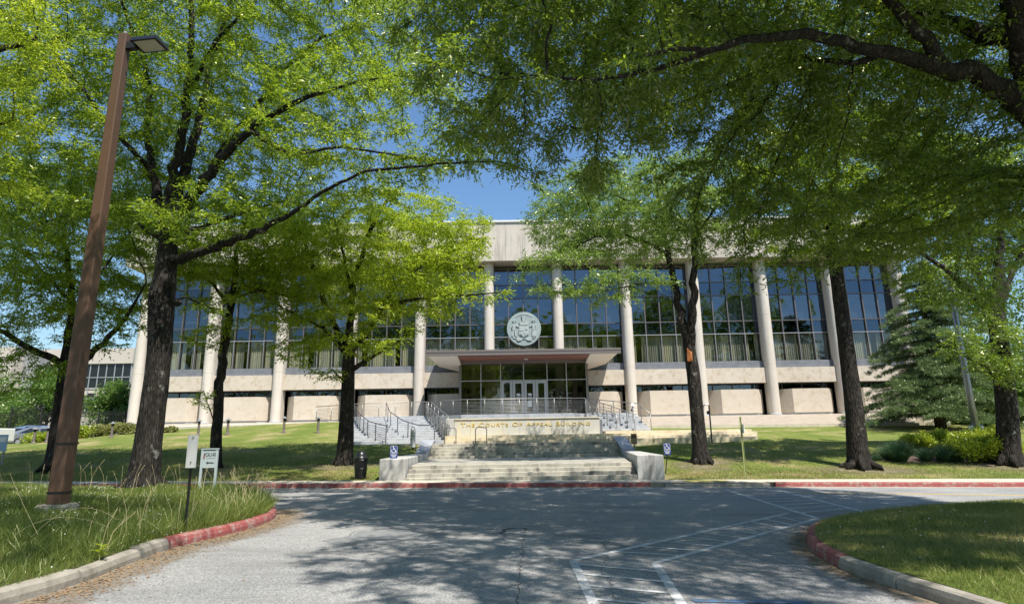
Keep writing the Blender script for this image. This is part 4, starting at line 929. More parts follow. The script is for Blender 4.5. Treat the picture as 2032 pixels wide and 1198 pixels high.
# ------------------------------------------------------------------ left background: car park, fence, office block
def car(c, ang, paint, label, L_=4.6, H_=1.5, van=False):
    t=thing('parked_car',c,label,'car'); T=Matrix.Translation(c)@Matrix.Rotation(ang,4,'Z')
    w_=.9; prof=[(-L_/2,.35),(-L_/2,.8),(-L_/2+.1,.95),(-L_/2+1.0,1.02),(-L_/2+1.6,H_*.97),(L_/2-1.5,H_),(L_/2-.35,1.1 if not van else H_*.9),(L_/2-.05,.95),(L_/2,.5),(L_/2-.05,.3),(-L_/2+.05,.3)]
    n=len(prof); vs=[]
    for y_,ins in ((-w_,0),(-w_+.02,0),(w_-.02,0),(w_,0)):
        for (x,z) in prof: yy=y_*(1-.16*max(0,(z-.95)/.6)); vs.append(T@Vector((x,yy,z)))
    fs=[tuple(range(n-1,-1,-1)),tuple(range(3*n,4*n))]+[(k*n+i,k*n+(i+1)%n,(k+1)*n+(i+1)%n,(k+1)*n+i) for k in range(3) for i in range(n)]
    bevel(mesh_obj('body',vs,fs,paint,t),.05,2)
    for s in (-1,1):
        for (xa,xb,xc,xd) in ((-L_/2+1.25,-L_/2+1.7,-.05,-.05),(.05,.05,L_/2-1.6,L_/2-.75)):
            yb=s*(w_*.985+.004); yt=s*(w_*.875+.004); vs=[T@Vector(q) for q in ((xa,yb,1.0),(xd,yb,1.0),(xc,yt,H_-.1),(xb,yt,H_-.1))]; mesh_obj('side_window',vs,[(0,1,2,3)],M['carglass'],t)
        for x in (-L_/2+.85,L_/2-.85):
            vs,fs=tube_geo([T@Vector((x,s*.72,.32)),T@Vector((x,s*.93,.32))],[.32,.32],18); wo=mesh_obj('wheel',vs,fs,M['rubber'],t); vs,fs=tube_geo([T@Vector((x,s*.9,.32)),T@Vector((x,s*.94,.32))],[.2,.19],14); mesh_obj('rim',vs,fs,M['alum'],wo)
        tbox(MB(),T,L_/2-.12,L_/2+.01,s*.62-.16,s*.62+.16,.72,1.02).build('tail_light',M['red'],t)
    tbox(MB(),T,L_/2-.5,L_/2-.25,-.65,.65,1.1,H_-.12).build('rear_window',M['carglass'],t)
def car_at(u,v,Y,ang,*a,**k): p=at(u,v,Y); p.z=LZ(p.x,Y); car(p,ang,*a,**k)
car_at(78,880,58.0,R(172),M['carpaint'],'blue silver minivan parked beyond the lawn crest with a red tail light',H_=1.72,van=True)
car_at(86,880,55.5,R(188),M['carpaint2'],'grey hatchback parked in front of the minivan at the lawn crest')
p=at(8,885,50.0); p.z=LZ(p.x,50)-.1
tl=thing('white_trailer',p,'low white box trailer at the far left edge beyond the lawn','trailer'); bevel(MB().box(p.x-4.2,p.x-.75,p.y,p.y+1.9,p.z+.3,p.z+1.25).build('box_body',M['white'],tl),.04); MB().box(p.x-1.3,p.x-1.15,p.y-.02,p.y-.001,p.z+.6,p.z+1.05).build('marking',M['grey'],tl)
for x in (-3.2,-1.5): vs,fs=tube_geo([p+Vector((x,-.06,.25)),p+Vector((x,.15,.25))],[.27,.27],14); mesh_obj('wheel',vs,fs,M['rubber'],tl)
p=at(4,915,29.0); p.z=LZ(p.x,29); b1=at(4,888,29).z; t1=at(4,862,29).z
bw=thing('blue_white_sign',p,'blue and white sign panel on a grey post at the far left edge','sign'); MB().tube([p-Vector((0,0,.2)),(p.x,p.y,t1)],.04,8).build('post',M['grey'],bw); mesh_obj('panel',[(p.x-.3,p.y-.06,b1-.15),(p.x+.14,p.y-.06,b1-.15),(p.x+.14,p.y-.06,t1),(p.x-.3,p.y-.06,t1),(p.x-.3,p.y-.045,b1-.15),(p.x+.14,p.y-.045,b1-.15),(p.x+.14,p.y-.045,t1),(p.x-.3,p.y-.045,t1)],[(0,1,2,3),(7,6,5,4),(0,4,5,1),(1,5,6,2),(2,6,7,3),(3,7,4,0)],mat('pale_blue_sign',(.3,.45,.6),.5),bw); MB().box(p.x-.26,p.x+.1,p.y-.07,p.y-.061,t1-.3,t1-.1).build('white_field',M['white'],bw)
# fence
fe=thing('picket_fence',(-40,60,1.8),'long black steel picket fence in front of the far trees left of the building','fence')
fz0=lambda x: np.interp(x,[-60,-44,-34],[1.0,1.5,2.3]); b=MB(); x=-60.
while x<-33.4:
    zt=(4.4 if not -45.2<x<-42.5 else 4.9); z0=float(fz0(x)); b.box(x,x+.028,60,60.028,z0,zt+.08); x+=.13
b.build('pickets',M['blackm'],fe); b=MB(); b.box(-60,-33.4,60.03,60.07,4.2,4.25); b.box(-60,-33.4,60.03,60.07,2.45,2.5); b.build('rails',M['blackm'],fe)
for x in (-57.5,-54.9,-52.3,-49.7,-47.3,-45.2,-42.5,-39.9,-37.3,-34.8): MB().box(x-.05,x+.05,59.96,60.09,.9,(5.0 if -45.3<x<-42.4 else 4.55)).build('post',M['blackm'],fe)
t=thing('fence_notice',(-42.2,59.8,2.4),'small white rectangular notice fixed to the black fence','sign'); MB().box(-42.5,-42.05,59.86,59.9,2.25,2.9).build('plate',M['white'],t)
lwl=thing('brick_wall',(-35,57.8,2.2),'low dark red brick wall near the left corner of the building','wall'); MB().bev(-38.8,-33.0,57.6,57.9,1.6,2.75,.02).build('brickwork',M['brick'],lwl)
ob=thing('office_block',(-65,98,1),'far cream and grey office block with dark ribbon windows beyond the fence','building')
def wx(u,Y=98): return at(u,760,Y).x
def wz(v,u=150,Y=98): return at(u,v,Y).z
MB().box(wx(-160,94),wx(18,94),94,112,0,wz(688,0,94)).build('left_wing',M['bgcream'],ob)
MB().bev(wx(20,96),wx(72,96),96,112,0,wz(697,50,96),.05).build('stair_tower',M['bgconc'],ob)
xa,xb=wx(73),wx(258); MB().box(xa,xb,98,115,wz(722),wz(692)).build('parapet',M['bgcream'],ob)
MB().box(xa+.1,xb-.1,98.5,114,0,wz(722)-.02).build('core_wall',M['bgcream'],ob)
for k,(v0,v1,kind) in enumerate(((723,748,'w'),(749,769,'w'),(770,790,'p'),(793,815,'w'))):
    z1,z0=wz(v0),wz(v1); g=MB().box(xa+.2,xb-.2,98.3,98.42,z0,z1).build('window_band',M['farglass'] if kind=='w' else M['bgcream'],ob); f=MB(); n=11
    for j in range(n+1): x=xa+.2+(xb-xa-.4)*j/n; f.box(x-.07,x+.07,98.2,98.299,z0,z1)
    f.box(xa+.2,xb-.2,98.15,98.199,z0-.14,z0-.02); f.build('mullions',M['alum'],g)
    if kind=='p':
        for j in (0,2,3,6,9): x=xa+.3+(xb-xa-.4)*j/n; MB().box(x,x+(xb-xa)/n*.9,98.24,98.29,z0+.05,z0+(z1-z0)*.5).build('small_window',M['blackm'],g)
# ------------------------------------------------------------------ trees
def colonize(limbs, env, natt, step, seed, infl=99, kill=None, maxit=70, bias=(0,0,.08), cull=None,gap=-.42):
    """limbs: list of polylines [(x,y,z,r)...]; grows twigs from them towards points spread through the crown"""
    r=np.random.default_rng(seed); kill=kill or step*2.2; pos=[];par=[];rad=[]
    for lb in limbs:
        q=[np.array(a[:3],float) for a in lb]; rr=[a[3] for a in lb]
        if pos:
            A=np.array(pos); d=np.linalg.norm(A-q[0],axis=1); parent=int(d.argmin()); 
            if d[parent]>.05 : pos.append(q[0]);par.append(parent);rad.append(rr[0]);parent=len(pos)-1
        else: pos.append(q[0]);par.append(-1);rad.append(rr[0]);parent=0
        for i in range(1,len(q)):
            k=max(1,int(np.linalg.norm(q[i]-q[i-1])/step+.5)); prev=q[i-1]
            for j in range(1,k+1):
                t=j/k; p=q[i-1]*(1-t)+q[i]*t; 
                if j<k or i<len(q)-1: p=p+r.normal(0,.035,3)*min(1,rr[i]*8)*(0 if rr[i]>.2 else 1)
                pos.append(p);par.append(parent);rad.append(rr[i-1]*(1-t)+rr[i]*t);parent=len(pos)-1
    nl=len(pos)
    # attractors, thinned by a lumpy field so the crown has gaps
    att=[]; vol=[e[3]*e[4]*e[5] for e in env]; ph=r.uniform(0,6,6)
    for e,v in zip(env,vol):
        n=int(natt*v/sum(vol)); u=r.normal(size=(n,3)); u/=np.linalg.norm(u,axis=1)[:,None]; u*=(r.uniform(.12,1,n)**(1/2.4))[:,None]
        att.append(u*np.array(e[3:6])+np.array(e[:3]))
    att=np.concatenate(att); q_=att[:,2]+.35*np.sin(att[:,0]*.9+ph[3])+.35*np.sin(att[:,1]*.8+ph[4]); f=.55*np.sin(q_*4.6+ph[5])+.45*np.sin(att[:,0]*1.7+ph[0])*np.sin(att[:,1]*1.7+ph[1])*np.sin(att[:,2]*1.6+ph[2]); att=att[f>gap]
    if cull is not None: att=att[cull(att)]
    P=np.array(pos); near=np.full(len(att),0); dist=np.full(len(att),1e9)
    def upd(i0):
        nonlocal near,dist
        B=np.array(pos[i0:])
        for c in range(0,len(att),2000):
            d=np.linalg.norm(att[c:c+2000,None,:]-B[None],axis=2); k=d.argmin(1); m=d[np.arange(len(k)),k]; bet=m<dist[c:c+2000]
            near[c:c+2000][bet]=k[bet]+i0; dist[c:c+2000][bet]=m[bet]
    # the thick lower trunk does not sprout
    start=min([i for i in range(nl) if pos[i][2]>pos[0][2]+3.0] or [0]); upd(start)
    alive=dist>kill*.5; att=att[alive];near=near[alive];dist=dist[alive]; bz=np.array(bias)
    for it in range(maxit):
        if len(att)==0: break
        ids,inv=np.unique(near,return_inverse=True); PP=np.array(pos); d=att-PP[near]; d/=np.linalg.norm(d,axis=1)[:,None]+1e-9
        s=np.zeros((len(ids),3)); np.add.at(s,inv,d); s/=np.linalg.norm(s,axis=1)[:,None]+1e-9; s+=bz+r.normal(0,.22,s.shape); s/=np.linalg.norm(s,axis=1)[:,None]+1e-9
        i0=len(pos)
        for k,i in enumerate(ids): pos.append(PP[i]+s[k]*step);par.append(int(i));rad.append(0)
        upd(i0); keep=dist>kill; att=att[keep];near=near[keep];dist=dist[keep]
    pos=np.array(pos);par=np.array(par);rad=np.array(rad,float)
    acc=np.zeros(len(pos)); tip=np.ones(len(pos),bool)
    for i in range(len(pos)-1,0,-1):
        if tip[i]: acc[i]=.0065**2.2
        if i>=nl: rad[i]=acc[i]**(1/2.2)
        if par[i]>=0: acc[par[i]]+=acc[i]; tip[par[i]]=False
    rad[nl:]=np.clip(rad[nl:],.006,.09)
    return pos,par,rad,nl
def wood(pos,par,rad,nl,name,mt,parent,base_flare=True,lump=.05,sides=(12,7,4),minr=0.0):
    ch={};
    for i,p in enumerate(par): ch.setdefault(int(p),[]).append(i)
    mb=MB(); stack=[(0,-1)]; seen=set()
    chains=[]; stack=[ch.get(-1,[0])[0]]; 
    while stack:
        s=stack.pop(); c=[int(par[s])] if par[s]>=0 else []; i=s
        while True:
            c.append(i); k=ch.get(i,[])
            if not k: break
            k=sorted(k,key=lambda a:-rad[a]); stack+=k[1:]; i=k[0]
        chains.append(c)
    for c in chains:
        P=[Vector(pos[i]) for i in c]; rr=[float(rad[i]) for i in c]
        if len(P)<2: continue
        if par[c[1]]==c[0] and len(rr)>1 and c[0]!=0: rr[0]=min(rr[0],rr[1]*1.15)
        if rr[-1]<.05: rr[-1]=max(.002,rr[-1]*.4)
        mx=max(rr)
        if mx<minr: continue
        n=sides[0] if mx>.15 else (sides[1] if mx>.03 else sides[2])
        vs,fs=tube_geo(P,rr,n,mx>.03,lump if mx>.15 else 0); mb.add(vs,fs)
    return mb.build(name,mt,parent,True)
def leaves(name,pos,par,rad,mt,parent,nspray,nleaf,ll,lw_,seed,rmax=.022,spray=.45,droop=.25,frac=1.0,fold=.0,up=.1,cull=None):
    r=np.random.default_rng(seed); ids=np.nonzero((rad<=rmax)&(par>=0))[0]
    if frac<1: ids=ids[r.random(len(ids))<frac]
    if cull is not None: ids=ids[cull(pos[ids])]
    d0=pos[ids]-pos[par[ids]]; d0/=np.linalg.norm(d0,axis=1)[:,None]+1e-9
    B=np.repeat(pos[ids],nspray,0)-np.repeat(d0,nspray,0)*r.random((len(ids)*nspray,1))*.3; D=np.repeat(d0,nspray,0)*.7+r.normal(0,.75,(len(B),3)); D[:,2]=D[:,2]*.55-droop*.6+up; D/=np.linalg.norm(D,axis=1)[:,None]
    n=len(B); t=(np.tile(np.arange(nleaf),n)+r.random(n*nleaf))/nleaf; S=np.repeat(B,nleaf,0)+np.repeat(D,nleaf,0)*(t*spray)[:,None]; S[:,2]-=droop*spray*(t**2)*.6
    DD=np.repeat(D,nleaf,0)*.75+r.normal(0,.62,(len(S),3)); DD[:,2]=DD[:,2]*.6-droop*.6; DD/=np.linalg.norm(DD,axis=1)[:,None]
    side=np.cross(DD,r.normal(0,1,DD.shape)+np.array([0,0,1.2])); side/=np.linalg.norm(side,axis=1)[:,None]+1e-9
    Lh=(ll*np.repeat(r.uniform(.7,1.15,n),nleaf)*r.uniform(.5,1.25,len(S)))[:,None]; W=(lw_*r.uniform(.6,1.25,len(S)))[:,None]/2
    mid=S+DD*Lh*.5; tipp=S+DD*Lh; tipp[:,2]-=(Lh*.12)[:,0]
    print('LEAVES',parent.name,len(ids),len(S)); V=np.stack([S,mid+side*W,tipp,mid-side*W],1); return fast_mesh(name,V,4,mt,parent)
def pxl(*pts): return [(*at(u,v,Y),r_) for (u,v,Y,r_) in pts]
def E_(u,v,Y,a,b,c): p=at(u,v,Y); return (p.x,p.y,p.z,a,b,c)
def roots(mb,c,r,n,seed,h=.5):
    rr=random.Random(seed)
    for k in range(n):
        a=2*math.pi*k/n+rr.uniform(-.3,.3); e=r*rr.uniform(1.2,1.35); d=Vector((math.cos(a),math.sin(a),0))
        e*=rr.uniform(.9,1.1); q=rr.uniform(.7,1.3); mb.tube([c+d*r*.30+Vector((0,0,h*1.1*q)),c+d*r*.72+Vector((0,0,h*.36*q)),c+d*(r*.5+e*.5)+Vector((0,0,.05)),c+d*e+Vector((0,0,-.07))],[r*.22,r*.25,r*.17,r*.05],8)
def oak(name,label,limbs,env,natt,step,seed,lmat,nspray,nleaf,ll,lw_,rootr=None,group=None,spray=.45,droop=.25,rmax=.022,bias=(0,0,.06),kill=None,cull=None,lcull=None,minr=0,knots=None,gap=-.12):
    b0=limbs[0][0]; t=thing(name,(b0[0],b0[1],b0[2]),label,'tree',group)
    # sink the butt a little and flare it
    l0=list(limbs[0]); l0[0]=(b0[0],b0[1],b0[2]-.25,b0[3]); limbs=[l0]+limbs[1:]
    pos,par,rad,nl=colonize(limbs,env,natt,step,seed,bias=bias,kill=kill,cull=cull,gap=gap)
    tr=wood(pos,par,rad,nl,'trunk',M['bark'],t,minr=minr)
    if rootr:
        mb=MB(); roots(mb,Vector((b0[0],b0[1],b0[2])),rootr,7,seed); mb.build('root_flare',M['bark'],t,True)
    cr_=leaves('crown',pos,par,rad,lmat,t,nspray,nleaf,ll,lw_,seed+1,rmax=rmax,spray=spray,droop=droop,cull=lcull)
    return t,pos,par,rad
# A: the big oak on the left island
YA=19.4; ga=float(li_z(at(283,968,YA).x,YA))
pA=at(283,968,YA); pA.z=ga
LA=[[(pA.x,pA.y,ga,.50)]+pxl((288,925,YA,.403),(297,860,YA,.361),(308,780,YA,.344),(316,700,YA,.336),(318,640,YA,.353),(320,590,YA,.378),(328,545,YA,.319),(334,490,YA,.277),(338,430,YA,.260),(346,350,YA,.168),(366,250,YA-.3,.134),(379,120,YA-.6,.101),(380,-60,YA-1,.067),(385,-260,YA-1,.034)),
 pxl((341,425,YA,.22),(372,330,YA+.5,.16),(398,230,YA+1,.13),(414,140,YA+1.5,.09),(452,20,YA+2,.06),(500,-120,YA+2.5,.03)),
 pxl((341,435,YA,.22),(398,372,YA-.6,.16),(450,300,YA-1.2,.13),(520,238,YA-1.8,.10),(610,192,YA-2.3,.07),(700,165,YA-2.6,.04),(780,150,YA-2.8,.02)),
 pxl((400,370,YA-.6,.12),(440,300,YA+.4,.11),(500,225,YA+1,.09),(560,140,YA+1.4,.07),(640,75,YA+1.6,.05),(730,45,YA+1.8,.025)),
 pxl((345,515,YA,.17),(385,505,YA-.4,.14),(430,490,YA-.8,.12),(520,455,YA-1.6,.09),(590,418,YA-2.2,.06),(640,380,YA-2.5,.05),(725,340,YA-2.8,.042),(887,324,YA-3.0,.03),(985,320,YA-3.1,.02),(1062,342,YA-3.2,.01)),
 pxl((498,262,YA-1.7,.07),(575,308,YA-2.2,.05),(680,291,YA-2.6,.04),(768,305,YA-2.8,.025),(860,320,YA-3,.012)),
 pxl((330,460,YA,.20),(302,350,YA+.4,.13),(290,250,YA+.9,.10),(298,180,YA+1.2,.08),(280,100,YA+1.5,.06),(245,20,YA+1.8,.05),(220,-100,YA+2,.025)),
 pxl((303,340,YA+.4,.10),(258,295,YA-.3,.075),(205,240,YA-.9,.06),(160,170,YA-1.3,.045),(110,110,YA-1.6,.03),(40,60,YA-1.9,.015)),
 pxl((372,190,YA-.4,.08),(430,80,YA-1.2,.06),(500,10,YA-1.8,.04),(580,-80,YA-2.2,.02)),
 pxl((345,470,YA,.12),(400,450,YA+1,.09),(470,425,YA+2,.06),(560,400,YA+3,.03)),
 pxl((318,600,YA,.05),(370,590,YA-.2,.03),(440,620,YA-.4,.012)),
 pxl((325,480,YA,.08),(240,420,YA+.8,.05),(120,430,YA+1.6,.03),(20,470,YA+2,.012))]
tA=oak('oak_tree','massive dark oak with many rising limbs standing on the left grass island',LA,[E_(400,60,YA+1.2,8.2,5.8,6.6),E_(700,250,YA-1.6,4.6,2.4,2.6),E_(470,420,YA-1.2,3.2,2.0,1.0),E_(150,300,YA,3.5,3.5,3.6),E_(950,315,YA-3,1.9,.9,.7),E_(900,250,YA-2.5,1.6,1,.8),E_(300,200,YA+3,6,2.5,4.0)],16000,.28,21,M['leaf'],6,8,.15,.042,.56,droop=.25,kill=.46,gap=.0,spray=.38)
for (u,v,r_) in ((340,512,.12),(334,560,.14),(306,585,.15),(352,600,.13),(331,405,.08)): 
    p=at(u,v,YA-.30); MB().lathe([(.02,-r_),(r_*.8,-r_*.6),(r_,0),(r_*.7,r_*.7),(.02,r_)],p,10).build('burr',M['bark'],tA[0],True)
# C: bright oak left of the stairs
YC_=28.2; p=at(680,931,YC_); gc=LZ(p.x,YC_)
LC=[[(p.x,p.y,gc,.42)]+pxl((684,900,YC_,.35),(688,830,YC_,.30),(691,760,YC_,.28),(692,710,YC_,.26),(694,650,YC_,.17),(702,560,YC_-.4,.13),(735,455,YC_-.8,.09),(775,385,YC_-1,.05)),
 pxl((691,715,YC_,.18),(665,650,YC_+.3,.14),(640,590,YC_+.6,.11),(612,500,YC_+.9,.08),(590,430,YC_+1,.05)),
 pxl((697,700,YC_,.14),(735,650,YC_-1,.11),(765,605,YC_-1.8,.09),(850,590,YC_-2.4,.06),(940,585,YC_-2.8,.035),(1010,578,YC_-3,.014)),
 pxl((740,640,YC_-1,.08),(790,560,YC_-.4,.06),(860,515,YC_-.8,.045),(960,470,YC_-1.2,.02)),
 pxl((696,735,YC_,.12),(735,710,YC_-1,.08),(800,670,YC_-2,.03)),
 pxl((686,700,YC_,.1),(640,650,YC_-1,.07),(560,610,YC_-1.8,.03)),
 pxl((700,600,YC_-.3,.09),(680,500,YC_-1.4,.06),(660,420,YC_-2,.03)),
 pxl((688,760,YC_,.05),(660,735,YC_-.6,.03),(640,745,YC_-.9,.012))]
tC=oak('oak_tree','leafy yellow green oak with a dark speckled trunk left of the granite stairs',LC,[E_(725,500,YC_,5.4,4.4,2.7),E_(850,520,YC_-1.5,2.6,2.2,2.4),E_(600,620,YC_-.6,2.0,2.2,1.5),E_(700,640,YC_-2.2,2.2,1.0,1.2),E_(650,745,YC_-.8,1.0,.6,.5),E_(590,690,YC_-.8,1.5,1.0,.8),E_(760,680,YC_-2.2,1.4,.7,.7),E_(560,540,YC_-.5,2.4,1.6,1.7),E_(840,600,YC_-2,2.2,1.0,1.1),E_(550,640,YC_-.8,1.8,1.0,.9),E_(940,590,YC_-2.7,1.6,.7,.6),E_(870,440,YC_-.6,2.6,1.6,1.2)],9000,.28,31,M['leafy'],7,8,.16,.05,.40,kill=.42)
# B: slim oak between
YB=27.6; p=at(426,938,YB); gb=LZ(p.x,YB)
LB_=[[(p.x,p.y,gb,.30)]+pxl((428,900,YB,.24),(430,850,YB,.21),(436,760,YB,.19),(446,680,YB,.17),(458,610,YB,.15),(466,560,YB,.12),(470,500,YB,.09),(490,430,YB,.04)),
 pxl((458,610,YB,.08),(420,560,YB+.6,.06),(385,540,YB+.9,.03)), pxl((464,590,YB,.07),(520,575,YB-1,.05),(580,590,YB-1.6,.02)), pxl((462,600,YB,.07),(500,520,YB+.6,.05),(560,470,YB+1,.03)),pxl((430,850,YB,.03),(412,800,YB-.3,.02),(405,775,YB-.3,.01))]
tB=oak('oak_tree','slim dark trunked oak behind the church direction sign',LB_,[E_(470,480,YB,3.6,3.0,2.4),E_(400,640,YB-.6,1.5,1.0,.8),E_(530,585,YB-1.2,2.1,1.0,.7),E_(400,560,YB,1.3,1.4,1.0),E_(408,800,YB-.3,.55,.4,.7)],3600,.28,41,M['leafy'],7,8,.16,.05,.28,kill=.42)
# D: double-stemmed oak right of the steps
YD=28.2; p=at(1392,922,YD); gd=LZ(p.x,YD)
LD=[[(p.x,p.y,gd,.46)]+pxl((1389,890,YD,.315),(1383,820,YD,.289),(1376,740,YD,.281),(1368,690,YD,.255),(1350,620,YD,.170),(1338,560,YD,.145),(1325,500,YD,.128),(1312,430,YD,.093),(1295,330,YD,.051)),
 pxl((1369,690,YD,.22),(1374,620,YD-.3,.18),(1377,550,YD-.5,.15),(1380,470,YD-.6,.12),(1388,380,YD-.7,.08),(1400,290,YD-.8,.04)),
 pxl((1325,505,YD,.09),(1290,485,YD-.8,.07),(1240,465,YD-1.4,.055),(1180,470,YD-2,.04),(1110,505,YD-2.4,.02)),
 pxl((1318,460,YD,.07),(1250,400,YD-.5,.05),(1180,370,YD-1,.03)),
 pxl((1380,470,YD-.6,.07),(1430,400,YD-1,.05),(1470,340,YD-1.2,.02)),
 pxl((1340,565,YD,.06),(1290,560,YD-1.4,.045),(1210,575,YD-2.2,.025),(1130,585,YD-2.6,.012))]
tD=oak('oak_tree','double stemmed oak with an orange torn scar on its trunk right of the steps',LD,[E_(1250,420,YD,5.0,4.0,2.4),E_(1130,545,YD-2,2.3,1.6,1.1),E_(1230,570,YD-2,1.8,1.0,.7),E_(1160,450,YD-1,2.4,2,1.4),E_(1400,380,YD,2.6,2.6,2.2),E_(1370,470,YD-.5,3.0,2.2,1.1),E_(1180,400,YD-1,2.4,1.6,1.2),E_(1190,565,YD-2,2.7,1.2,1.0),E_(1110,500,YD-2,1.8,1.2,.9),E_(1290,540,YD-2,1.6,.9,.9)],9000,.28,51,leaf_mat('grey_green_leaf',(.10,.18,.035),(.17,.26,.05),(.30,.46,.07),(.46,.62,.11)),7,8,.15,.046,.42,kill=.42)
mb=MB(); p=at(1368,703,YD-.33)
for k in range(4): mb.plate([(p.x-.09+.04*k,p.z-.25+.05*k),(p.x-.03+.04*k,p.z-.3),(p.x+.02+.03*k,p.z+.12),(p.x-.06+.02*k,p.z+.3-.06*k)],p.y-.02*k,p.y+.12)
mb.build('torn_scar',M['scar'],tD[0])
# E
YE=27.0; p=at(1708,926,YE); ge=LZ(p.x,YE)
LE=[[(p.x,p.y,ge,.52)]+pxl((1702,890,YE,.40),(1696,820,YE,.35),(1686,740,YE,.32),(1676,660,YE,.30),(1666,590,YE,.28),(1657,530,YE,.25),(1650,440,YE,.18),(1660,330,YE,.12),(1670,230,YE,.06)),
 pxl((1656,520,YE,.14),(1600,440,YE-.8,.1),(1550,380,YE-1.2,.05)), pxl((1657,525,YE,.14),(1720,440,YE-.6,.1),(1800,390,YE-1,.05)), pxl((1652,470,YE,.1),(1640,400,YE-1.5,.07),(1600,340,YE-2.2,.03)), pxl((1658,535,YE,.06),(1700,520,YE-1.5,.04),(1730,500,YE-2,.015))]
tE=oak('oak_tree','tall straight oak trunk with flared roots between the scarred oak and the shrub bed',LE,[E_(1670,360,YE,5.2,4.2,3.3),E_(1690,490,YE-1.2,2.2,1.6,.8),E_(1600,430,YE,2.6,2,1.8),E_(1530,480,YE-.8,1.8,1.2,1.0),E_(1780,470,YE-.6,1.8,1.4,1.0)],8000,.3,61,M['leaf'],7,8,.16,.052,.62,kill=.45)
# F
YF=27.6; p=at(2008,926,YF); gf=LZ(p.x,YF)
LF=[[(p.x,p.y,gf,.52)]+pxl((2003,890,YF,.42),(1997,800,YF,.39),(1988,720,YF,.37),(1980,650,YF,.32),(1978,600,YF,.25),(1985,500,YF,.16),(1992,400,YF,.10),(2000,300,YF,.05)),
 pxl((1984,680,YF,.2),(1955,610,YF-.6,.16),(1915,565,YF-1.2,.12),(1870,530,YF-1.8,.09),(1800,485,YF-2.2,.05),(1740,470,YF-2.4,.02)),
 pxl((1979,620,YF,.14),(2010,540,YF+.3,.11),(2045,460,YF+.5,.07)), pxl((1960,615,YF-.5,.1),(1935,520,YF-.2,.08),(1915,420,YF,.04)),pxl((1996,790,YF,.06),(1960,730,YF-1,.05),(1900,700,YF-1.6,.02))]
tF=oak('oak_tree','broad oak trunk at the right edge of the lawn beside the golden shrubs',LF,[E_(1960,400,YF+1.8,5.4,3.0,3.4),E_(1860,560,YF-.4,2.4,1.2,1.3),E_(1990,700,YF-1.4,1.6,1.2,1.4),E_(1900,680,YF-1.8,1.0,.8,.8)],10000,.3,71,M['leafd'],7,8,.16,.052,.62,kill=.46)
# G: left, forked, partly behind the lamp pole
YG=26.6; p=at(104,945,YG); gg=LZ(p.x,YG)
LG=[[(p.x,p.y,gg,.42)]+pxl((110,900,YG,.32),(120,820,YG,.28),(127,760,YG,.26),(131,725,YG,.25),(142,640,YG,.14),(140,560,YG,.12),(125,460,YG,.09),(95,370,YG,.05)),
 pxl((130,730,YG,.17),(105,712,YG-.4,.14),(60,690,YG-.8,.12),(10,660,YG-1.2,.10),(-50,640,YG-1.5,.07),(-120,590,YG-1.8,.03)),
 pxl((134,735,YG,.16),(175,705,YG-.4,.13),(215,672,YG-.8,.11),(250,630,YG-1.1,.07),(290,560,YG-1.3,.03)),
 pxl((141,630,YG,.08),(200,540,YG+.8,.06),(250,470,YG+1.2,.03)),pxl((140,600,YG,.07),(70,520,YG+.6,.05),(0,470,YG+1,.03))]
tG=oak('oak_tree','forked oak partly hidden behind the brown lamp pole on the left lawn',LG,[E_(110,470,YG,6.0,4.4,4.0),E_(40,620,YG-1,2.6,1.8,1.6),E_(230,640,YG-1,1.6,1.2,1.2),E_(-30,760,YG-1.5,1.6,1.2,1.2),E_(40,735,YG-1.6,1.4,.8,.9),E_(190,560,YG-1,2.2,1.4,1.6)],9000,.3,81,M['leaf'],7,8,.15,.05,.45,kill=.48)
# H: the big oak over the camera, right
HX,HY=10.3,11.6; gh=float(ri_z(HX,HY))
f0=at(2035,165,HY-.4)
LH=[[(HX,HY,gh,.62),(HX-.02,HY,gh+1,.48),(HX-.05,HY,3.2,.44),(HX-.15,HY-.1,5.2,.42),(f0.x+.25,f0.y,f0.z-.9,.34),(f0.x+.2,f0.y,f0.z+.6,.28),(f0.x+.2,f0.y,11.5,.26),(f0.x+.3,f0.y-.3,14.5,.15),(f0.x,f0.y-.5,17,.07)],
 [(f0.x+.05,f0.y,f0.z-.7,.26)]+pxl((1935,145,10.9,.176),(1870,132,10.7,.152),(1800,118,10.4,.124),(1720,98,10.1,.108),(1650,82,9.9,.096),(1600,70,9.7,.088),(1540,72,9.5,.076),(1480,78,9.3,.064),(1410,100,9.0,.048),(1340,98,8.8,.032),(1240,120,8.5,.016)),
 pxl((1872,132,10.7,.136),(1840,80,10.4,.120),(1795,35,10.1,.104),(1750,-15,9.8,.088),(1690,-90,9.4,.056),(1600,-200,9,.03)),
 pxl((1750,105,10.2,.072),(1690,128,10.6,.056),(1610,118,11.2,.040),(1560,90,11.8,.024)),
 [(f0.x,f0.y,f0.z,.2),(8.0,8.8,9.6,.120),(6.4,6.8,11.0,.080),(4.6,5,12.0,.040),(2.2,3.4,11.4,.024)],
 [(f0.x,f0.y,f0.z+.9,.2),(7.2,12.6,11.0,.112),(4.2,13.4,12.4,.080),(1.4,13.6,12.8,.048),(-.8,13.2,12.6,.024)],
 [(HX,HY,7.5,.160),(12,12.4,9.5,.112),(14.5,13,11,.08)],
 [(HX,HY,6,.18),(11,14.5,7.6,.096),(12,17.5,8.6,.048)],
 pxl((1410,100,9.0,.05),(1300,140,9.4,.04),(1180,160,9.6,.03),(1050,150,9.8,.015))]
